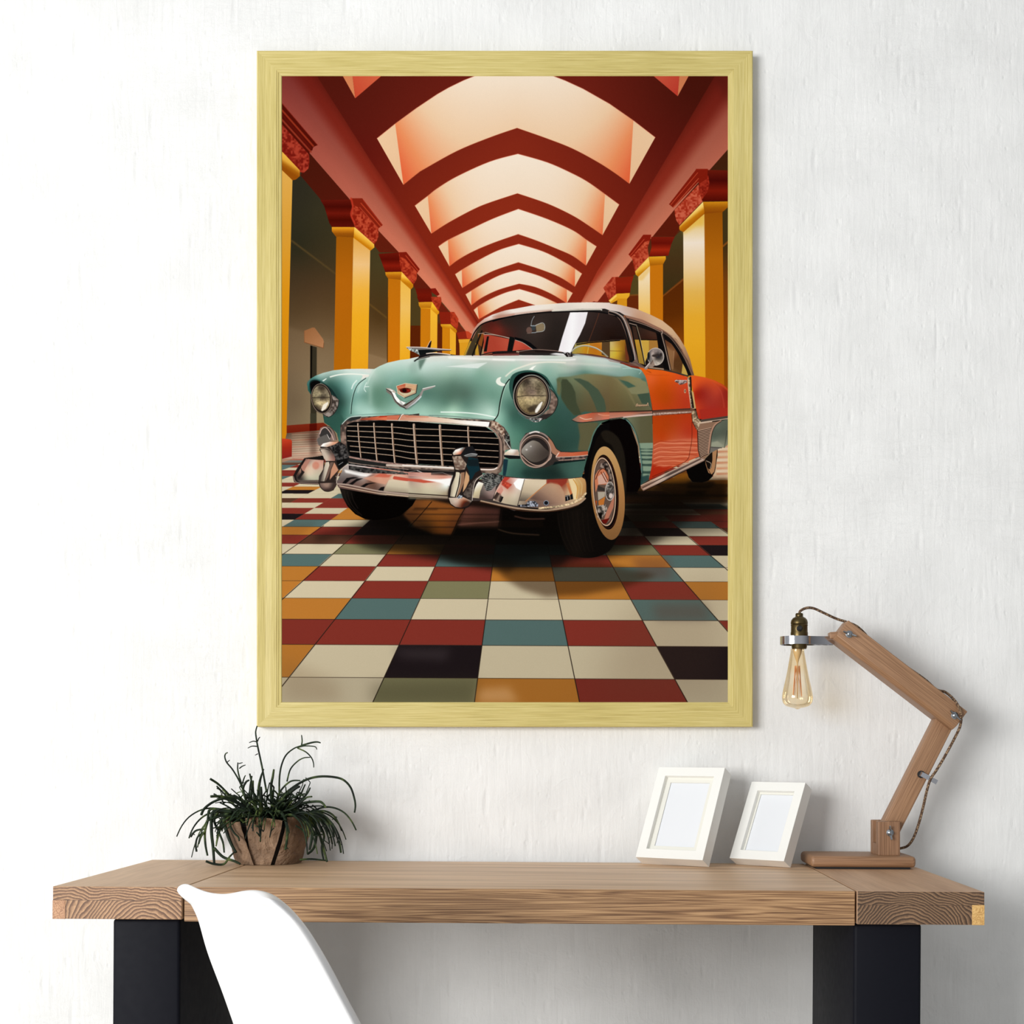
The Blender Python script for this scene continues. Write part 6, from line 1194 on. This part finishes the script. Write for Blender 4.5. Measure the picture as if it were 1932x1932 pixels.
# ---------------------------------------------------------------- potted plant
def plant():
    cx, cy = at(506, 1630, .0).x, .004
    z0 = top_z(cx)
    z0 += .0006
    root = tag(empty('potted_plant', (cx, cy, z0), (0, TILT, 0)), 'trailing dark green succulent in a brown paper wrapped pot', 'plant')
    off = -Vector((cx, cy, z0))
    def P(x, y, yy): return at(350+x/4.83, 1350+y/4.83, yy)+off
    H = .105
    b = bmesh.new(); n = 40
    lathe(b, [(0, .0015), (.060, .0015), (.0655, .02), (.076, .085), (.074, .087), (0, .080)], 40); obj('pot', b, M['potdark'], root, smooth=False)
    b = bmesh.new(); lathe(b, [(0, .078), (.073, .078), (.070, .090), (.03, .095), (0, .096)], 32); obj('soil', b, M['soil'], root)
    # crumpled kraft panels, overlapping around the pot
    b = bmesh.new(); rng = random.Random(4)
    panels = [(-166, -115, .006, (-12, 12)), (-111, -60, .0002, (0, -14)), (-53, 12, .0045, (-14, 8)), (4, 74, .001, (-5, 6)), (66, 136, .004, (-6, 4)), (128, 200, .001, (-6, 8))]
    for a0, a1, dr, sk in panels:
        NU, NV = 16, 10; g = []
        for j in range(NV+1):
            v = j/NV; row = []
            for i in range(NU+1):
                u = i/NU; an = math.radians(a0+(a1-a0)*u + (sk[0]*(1-u)+sk[1]*u)*(1-v)**1.7)
                flat = 1+.045*math.cos((u-.5)*math.pi)*.0 - .05*(1-abs(2*u-1))*.5
                r = (.0665+.0245*v+dr)*(1.0+ .035*math.cos((u-.5)*math.pi*2)*-.5) + rng.uniform(-.0011, .0011) + .0035*max(0, (2*u-1)-.7)*3*(.4+v)
                hh = (.101+.006*math.sin(an*3+dr*900)) * v
                row.append(Vector((r*math.cos(an), r*math.sin(an), .0005+hh)))
            g.append(row)
        outer = [[b.verts.new(p) for p in row] for row in g]
        inner = [[b.verts.new(Vector((p.x*.982, p.y*.982, p.z))) for p in row] for row in g]
        for j in range(NV):
            for i in range(NU):
                b.faces.new([outer[j][i], outer[j][i+1], outer[j+1][i+1], outer[j+1][i]]); b.faces.new([inner[j+1][i], inner[j+1][i+1], inner[j][i+1], inner[j][i]])
        for i in range(NU):
            b.faces.new([outer[NV][i], outer[NV][i+1], inner[NV][i+1], inner[NV][i]]); b.faces.new([outer[0][i+1], outer[0][i], inner[0][i], inner[0][i+1]])
        for j in range(NV):
            b.faces.new([outer[j][0], outer[j+1][0], inner[j+1][0], inner[j][0]]); b.faces.new([outer[j+1][NU], outer[j][NU], inner[j][NU], inner[j+1][NU]])
    o = obj('paper_wrap', b, M['paper'], root); auto_smooth(o, 50)
    S = [ # (points in the close-up, depth at start, depth at end, radius mm, twig?)
     ([(735,700),(720,620),(690,460),(655,300),(640,220),(632,150),(645,95)], .0, .02, 1.5),
     ([(640,240),(610,235),(575,248)], .02, .0, .9), ([(645,282),(600,280),(562,298)], .02, .0, .9), ([(650,235),(660,210),(672,198)], .02, .03, .9), ([(652,350),(628,362)], .01, .0, .8),
     ([(850,700),(852,560),(870,450),(910,360),(980,300),(1050,272)], .0, .0, 1.4), ([(1050,272),(1140,245),(1190,238),(1222,245)], .0, -.02, 1.5), ([(1050,272),(1056,230),(1050,175)], 0, 0, 1.1), ([(1010,292),(1080,275),(1170,280),(1190,305)], 0, -.02, 1.0),
     ([(1015,295),(1090,330),(1140,380),(1160,430),(1163,470)], 0, -.02, 1.1), ([(920,600),(950,490),(1010,420),(1070,385),(1130,378)], -.02, -.03, 1.2),
     ([(870,740),(960,665),(1080,590),(1200,555),(1330,555),(1430,580),(1500,650),(1535,750),(1545,820),(1537,880)], -.02, -.02, 1.9),
     ([(530,700),(505,640),(470,570),(420,490),(370,430),(352,380),(360,350),(378,340)], -.01, -.02, 1.3), ([(370,432),(397,408)], -.02, -.02, .9),
     ([(520,700),(510,640),(485,560),(470,490),(472,430)], .0, .01, 1.4), ([(480,440),(515,430)], 0, 0, .9), ([(485,485),(510,465),(542,452)], 0, 0, 1.0), ([(512,625),(530,570),(542,545)], 0, 0, 1.1),
     ([(220,580),(290,625),(360,690),(430,760)], -.06, -.03, 1.8), ([(140,910),(170,850),(250,790),(350,760),(460,790),(560,860)], -.06, -.03, 2.0), ([(225,740),(330,740),(440,770),(560,850)], -.08, -.03, 2.0),
     ([(45,1110),(90,1055),(160,1040),(185,1050)], -.06, -.06, 1.6), ([(180,1050),(140,1110),(120,1175)], -.06, -.06, 1.5), ([(100,1245),(92,1180),(110,1110),(170,1060)], -.06, -.06, 1.6),
     ([(560,880),(480,860),(420,930),(405,1000),(440,1070),(480,1110),(488,1142)], -.05, -.095, 1.7),
     ([(420,880),(300,870),(240,900),(235,1060),(250,1200),(262,1370)], -.05, -.08, 2.8), ([(185,1330),(260,1375),(350,1360),(400,1290),(450,1240)], -.085, -.075, 1.8), ([(260,1210),(340,1290),(450,1330),(500,1355)], -.08, -.085, 2.2),
     ([(520,900),(400,880),(350,960),(380,1080),(420,1180),(460,1250)], -.04, -.075, 3.0), ([(430,870),(330,860),(220,860),(200,960),(175,1060),(180,1180),(200,1280)], -.04, -.06, 2.2), ([(300,880),(260,960),(300,1060),(340,1160),(352,1250)], -.04, -.08, 1.9),
     ([(660,900),(780,870),(860,880),(905,940),(925,1040),(922,1140),(908,1220)], -.04, -.11, 2.6), ([(905,1190),(935,1215)], -.11, -.11, 1.2), ([(560,960),(590,930),(680,890),(760,850)], -.085, -.04, 2.0),
     ([(900,860),(1000,880),(1120,930),(1200,1040),(1240,1150),(1270,1260),(1290,1330)], -.02, -.03, 2.4), ([(1040,1312),(1150,1305),(1280,1318)], -.03, -.02, 1.6), ([(950,850),(1150,950),(1190,1060),(1170,1200),(1110,1262)], -.02, -.06, 2.4),
     ([(900,860),(1050,900),(1130,980),(1150,1100),(1130,1220)], -.03, -.07, 2.6), ([(900,850),(1040,860),(1180,950),(1260,1080),(1240,1200),(1260,1320)], -.01, -.01, 2.0),
     ([(900,850),(1000,820),(1100,790),(1210,780),(1250,800),(1275,835)], -.02, -.05, 2.2), ([(1000,1000),(1060,1040),(1100,1090)], -.09, -.08, 1.3),
     ([(780,800),(775,650),(790,560),(800,490)], -.03, -.04, 2.2), ([(650,800),(660,650),(680,560),(708,488)], -.05, -.03, 1.5), ([(590,800),(600,640),(580,530)], -.02, -.03, 1.8), ([(680,900),(685,760),(682,650)], -.07, -.08, 2.8),
     ([(800,850),(900,740),(1000,660),(1035,645)], -.04, -.05, 2.8), ([(820,800),(860,690),(950,600),(1040,590)], -.03, -.05, 1.6), ([(980,830),(1060,760),(1110,700),(1132,655)], -.03, -.04, 1.7), ([(870,880),(1000,830),(1090,750),(1150,735)], -.05, -.06, 1.8),
     ([(560,800),(520,680),(545,610),(575,590)], -.05, -.06, 2.0), ([(650,860),(600,790),(570,820),(560,840)], -.09, -.10, 2.2)]
    for pts, ya, yb_, r in S:
        n = len(pts); q = [P(x, y, ya+(yb_-ya)*i/(n-1)) for i, (x, y) in enumerate(pts)]
        b = bmesh.new(); 
        for w_ in q: w_.z = max(w_.z, .0035)
        tube(b, catmull(q, 6) if n > 2 else q, r*.001*1.5, 7, lambda t: 1.0-.35*t*t); obj('stem', b, M['stem'], root, smooth=True)
    # dense clump of short stems around the crown
    b = bmesh.new(); rng = random.Random(11)
    for i in range(300):
        an = rng.uniform(0, 2*math.pi); r0 = rng.uniform(.0, .055); L_ = rng.uniform(.05, .118); el = rng.uniform(.15, 1.35)
        if math.sin(an) > .35 : L_ *= .7
        p = Vector((r0*math.cos(an), r0*math.sin(an), .090)); d = Vector((math.cos(an)*math.cos(el), math.sin(an)*math.cos(el)*.8, math.sin(el)))
        q = [p.copy()]; wob = Vector((rng.uniform(-1,1), rng.uniform(-1,1), rng.uniform(-.4,.9)))*.30
        droop = rng.uniform(.05, .28) if el > .8 else rng.uniform(.18, .5)
        for k in range(7):
            p = p + d*(L_/7); d = (d + Vector((0,0,-droop)) + wob*.3); d.normalize(); 
            if p.y > .105: p.y = .105
            rr = math.hypot(p.x, p.y)
            if rr < .098 and p.z < .112 and k > 1: p.z = max(p.z, .108 if rr > .06 else .098)
            if p.z < .012: p.z = .012
            q.append(p.copy())
        r_ = rng.uniform(.0014, .0029); tube(b, catmull(q, 2), r_, 6, lambda t: 1.05-.35*t)
        for _ in range(rng.choice((0, 1, 2, 3))):
            s_ = rng.choice(q[3:]); dd = Vector((rng.uniform(-1,1), rng.uniform(-1,.3), rng.uniform(-.3,1))).normalized()*rng.uniform(.008, .022)
            tube(b, [s_, s_+dd*.6+Vector((0,0,.001)), s_+dd], r_*.75, 5)
    for side, cnt in ((-1, 17), (1, 24)):
        for i in range(cnt):
            an = (math.pi if side < 0 else 0) + rng.uniform(-1.0, .6)
            p = Vector((.075*math.cos(an), min(.07, .075*math.sin(an)), .108)); d = Vector((math.cos(an), math.sin(an)*.5, rng.uniform(.1, .7))).normalized(); L_ = rng.uniform(.04, .165); q = [p.copy()]
            for k in range(9):
                p = p + d*(L_/9); d = (d+Vector((-side*.02+rng.uniform(-.06,.06), rng.uniform(-.1,.06), -rng.uniform(.18, .42)))); d.normalize()
                rad = .099 - .03*(1-max(0,min(1,p.z/.1)))
                h_ = math.hypot(p.x, p.y)
                if h_ < rad: p.x *= rad/h_; p.y *= rad/h_
                p.y = min(p.y, .10); p.z = max(p.z, .006)
                q.append(p.copy())
            tube(b, catmull(q, 2), rng.uniform(.0015, .0028), 6, lambda t: 1.05-.4*t)
            if rng.random() < .6:
                s_ = rng.choice(q[4:]); dd = Vector((rng.uniform(-1,1)*.6, rng.uniform(-1,.2)*.5, rng.uniform(-1,.6))).normalized()*rng.uniform(.008, .02); tube(b, [s_, s_+dd], .0011, 5)
    obj('foliage', b, M['stem'], root, smooth=True)
plant()

# ---------------------------------------------------------------- white moulded chair
def chair():
    base = Vector((-.43, -.95, 0))
    root = tag(empty('shell_chair', base), 'white moulded plastic shell chair pulled up to the desk', 'chair')
    C4 = lambda x, y, d: at(60+x/2.76, 1600+y/2.76, d+CAM.y)-base
    dl, dr = 2.44, 2.08                       # distance of the far-left and near-right side edges
    # each row: left edge -> right inner contour; coordinates in the close-up of the photograph
    rows = [
      [(835,281),(880,296),(930,303),(1000,304),(1060,292),(1130,277),(1185,268),(1232,266)],
      [(852,312),(900,326),(960,334),(1030,332),(1100,318),(1170,304),(1240,300),(1300,318)],
      [(880,380),(930,392),(990,400),(1060,398),(1140,386),(1220,376),(1310,378),(1375,398)],
      [(925,540),(980,552),(1040,560),(1110,556),(1200,542),(1300,530),(1390,528),(1465,540)],
      [(1000,740),(1050,750),(1110,756),(1190,752),(1280,740),(1390,728),(1490,722),(1570,728)],
      [(1062,916),(1110,925),(1180,930),(1260,928),(1350,920),(1470,912),(1580,908),(1668,912)],
      [(1120,1085),(1180,1095),(1250,1100),(1330,1098),(1430,1092),(1550,1085),(1660,1085),(1760,1095)],
    ]
    grid = []
    for ri, row in enumerate(rows):
        g = []
        for i, (x, y) in enumerate(row):
            u = i/7; d = dl+(dr-dl)*(u**.9) - .055*math.sin(u*math.pi) + .012*max(0, ri-1)
            g.append(C4(x, y, d))
        grid.append(g)
    # continue down: the back sweeps forward into the seat pan
    fwd = Vector((.80, .60, 0)); last = grid[-1]; prev = grid[-2]
    mean = sum(last, Vector())/8
    side = (last[-1]-last[0]); side.z = 0; side.normalize()
    for k in range(1, 9):
        t = k/8; 
        drop = .56-.44
        row = []
        for i, p in enumerate(last):
            u = i/7*2-1
            f = .02*k if k < 3 else .04+.062*(k-2)
            z = mean.z*(1-min(1,k/3.2)) + .455*min(1,k/3.2)
            base_p = mean + side*u*(.20+.035*min(1,k/4)) + fwd*f
            q = Vector((base_p.x, base_p.y, z + .035*u*u*(1 if k < 6 else .5) - .02*(t > .95)))
            w_ = min(1, k/3.0); dn = p + (last[i]-prev[i])*.5*k + fwd*.015*k
            row.append(dn*(1-w_)+q*w_ if k < 3 else q)
        grid.append(row)
    # smooth resample
    def cm(list_, n): return catmull(list_, n)
    R2 = [cm(r, 4) for r in grid]; cols = len(R2[0])
    G = [[None]*cols for _ in range((len(R2)-1)*4+1)]
    for c in range(cols):
        q = cm([R2[r][c] for r in range(len(R2))], 4)
        for r in range(len(q)): G[r][c] = q[r]
    nr = len(G)
    b = bmesh.new(); V = [[b.verts.new(p) for p in row] for row in G]
    for r in range(nr-1):
        for c in range(cols-1): b.faces.new([V[r][c], V[r][c+1], V[r+1][c+1], V[r+1][c]])
    # rolled rim: top lip and right flange, taken from the outer silhouette
    lip = [(757,214),(776,190),(812,182),(862,206),(930,233),(1000,243),(1060,238),(1130,226),(1200,231),(1262,256),(1312,296)]
    lipc = catmull([Vector((x, y, 0)) for x, y in lip], 3)
    n = cols
    def resamp(pts, m):
        L_ = [0]
        for i in range(1, len(pts)): L_.append(L_[-1]+(pts[i]-pts[i-1]).length)
        out = []
        for k in range(m):
            s_ = L_[-1]*k/(m-1); i = max(1, next((j for j in range(1, len(L_)) if L_[j] >= s_-1e-9), len(L_)-1))
            t = (s_-L_[i-1])/max(1e-9, L_[i]-L_[i-1]); out.append(pts[i-1].lerp(pts[i], t))
        return out
    lipr = resamp(lipc, n)
    depth_of = lambda u: dl+(dr-dl)*(u**.9) - .055*math.sin(u*math.pi)
    lipw = []
    for k, q in enumerate(lipr):
        u = k/(n-1); lipw.append(C4(q.x, q.y, depth_of(u)+.028))
    rimR = [(1312,296),(1345,325),(1410,400),(1460,470),(1520,570),(1580,680),(1640,800),(1700,910),(1790,1080)]
    rr = resamp(catmull([Vector((x, y, 0)) for x, y in rimR], 4), 25)
    rimw = [C4(q.x, q.y, dr+.03+.012*max(0, i*6/24-1)) for i, q in enumerate(rr)]
    # intermediate loop gives the lip a rounded roll
    nout = len(lipw)
    mids, outs = [], []
    for k in range(cols):
        a, o_ = G[0][k], lipw[k]; m_ = a.lerp(o_, .5); m_.y -= .010; mids.append(b.verts.new(m_)); outs.append(b.verts.new(o_))
    for k in range(cols-1):
        b.faces.new([V[0][k], mids[k], mids[k+1], V[0][k+1]]); b.faces.new([mids[k], outs[k], outs[k+1], mids[k+1]])
    # right flange
    fl = []
    for i in range(25):
        fl.append(b.verts.new(rimw[i]) if i > 0 else outs[-1])
    mr = []
    for i in range(25):
        a = G[i][-1]; o_ = rimw[i]; m_ = a.lerp(o_, .45); m_.y -= .004; mr.append(b.verts.new(m_) if i > 0 else mids[-1])
    for i in range(24):
        b.faces.new([V[i][-1], mr[i], mr[i+1], V[i+1][-1]]); b.faces.new([mr[i], fl[i], fl[i+1], mr[i+1]])
    # inner skin, offset toward the sitter
    off_dir = fwd*.0055
    me = bpy.data.meshes.new('shell'); bmesh.ops.recalc_face_normals(b, faces=b.faces); b.to_mesh(me); b.free()
    o = obj('shell', me, M['shell'], root, smooth=True)
    md = o.modifiers.new('thick', 'SOLIDIFY'); md.thickness = .005; md.offset = -1
    sm = o.modifiers.new('sub', 'SUBSURF'); sm.levels = 1; sm.render_levels = 1
    # legs and cross stretchers under the seat (below the picture's edge)
    sc = mean + fwd*.24; sc.z = 0
    cs = [(side*sx*.16+fwd*sf*.16, side*sx*.23+fwd*sf*.24) for sx in (-1, 1) for sf in (-1, 1)]
    for a, f in cs:
        b = bmesh.new(); tube(b, [sc+a+Vector((0,0,.43)), sc+f+Vector((0,0,.0))], .015, 12, lambda t: 1.1-.4*t); obj('leg', b, M['legwood'], root, smooth=True)
    b = bmesh.new()
    for i, j in ((0,3),(1,2)): tube(b, [sc+cs[i][0]+Vector((0,0,.40)), sc+cs[j][0]+Vector((0,0,.40))], .006, 8)
    obj('stretcher', b, M['black'], root)
chair()

# ---------------------------------------------------------------- camera and light
cd = bpy.data.cameras.new('camera'); co = bpy.data.objects.new('camera', cd); COL.objects.link(co)
co.location = CAM; co.rotation_euler = (math.pi/2, 0, 0)
cd.sensor_width = 36; cd.lens = 36*FPX/1932; cd.shift_x = (966-VPX)/1932; cd.shift_y = (VPY-966)/1932; cd.clip_start = .05
SC.camera = co
def area(name, loc, target, size, energy, col=(1,1,1)):
    l = bpy.data.lights.new(name, 'AREA'); l.shape = 'RECTANGLE'; l.size, l.size_y = size; l.energy = energy; l.color = col
    o = bpy.data.objects.new(name, l); COL.objects.link(o); o.location = loc
    o.rotation_euler = (Vector(target)-Vector(loc)).to_track_quat('-Z', 'Y').to_euler(); return o
area('window_light', (-4.6, -6.2, 1.95), (0, 0, 1.05), (3.6, 2.6), 525, (1.0, .996, .985))
w = bpy.data.worlds.new('daylight'); SC.world = w; w.use_nodes = True
nt = w.node_tree; bg = nt.nodes['Background']; bg.inputs[1].default_value = 1.0
tc = nt.nodes.new('ShaderNodeTexCoord'); dt = nt.nodes.new('ShaderNodeVectorMath'); dt.operation = 'DOT_PRODUCT'; dt.inputs[1].default_value = (-.55, -.68, .48)
nt.links.new(tc.outputs['Generated'], dt.inputs[0])
rp = nt.nodes.new('ShaderNodeValToRGB'); mr = nt.nodes.new('ShaderNodeMapRange'); mr.inputs[1].default_value = -1; mr.inputs[2].default_value = 1
nt.links.new(dt.outputs['Value'], mr.inputs[0]); nt.links.new(mr.outputs[0], rp.inputs[0])
e = rp.color_ramp.elements; e[0].position = .30; e[0].color = (.10, .10, .105, 1); e[1].position = .72; e[1].color = (.50, .515, .53, 1)
nt.links.new(rp.outputs[0], bg.inputs[0])
SC.view_settings.view_transform = 'Standard'; SC.view_settings.look = 'None'; SC.view_settings.gamma = 1; SC.view_settings.exposure = -0.06
SC.view_settings.use_curve_mapping = False
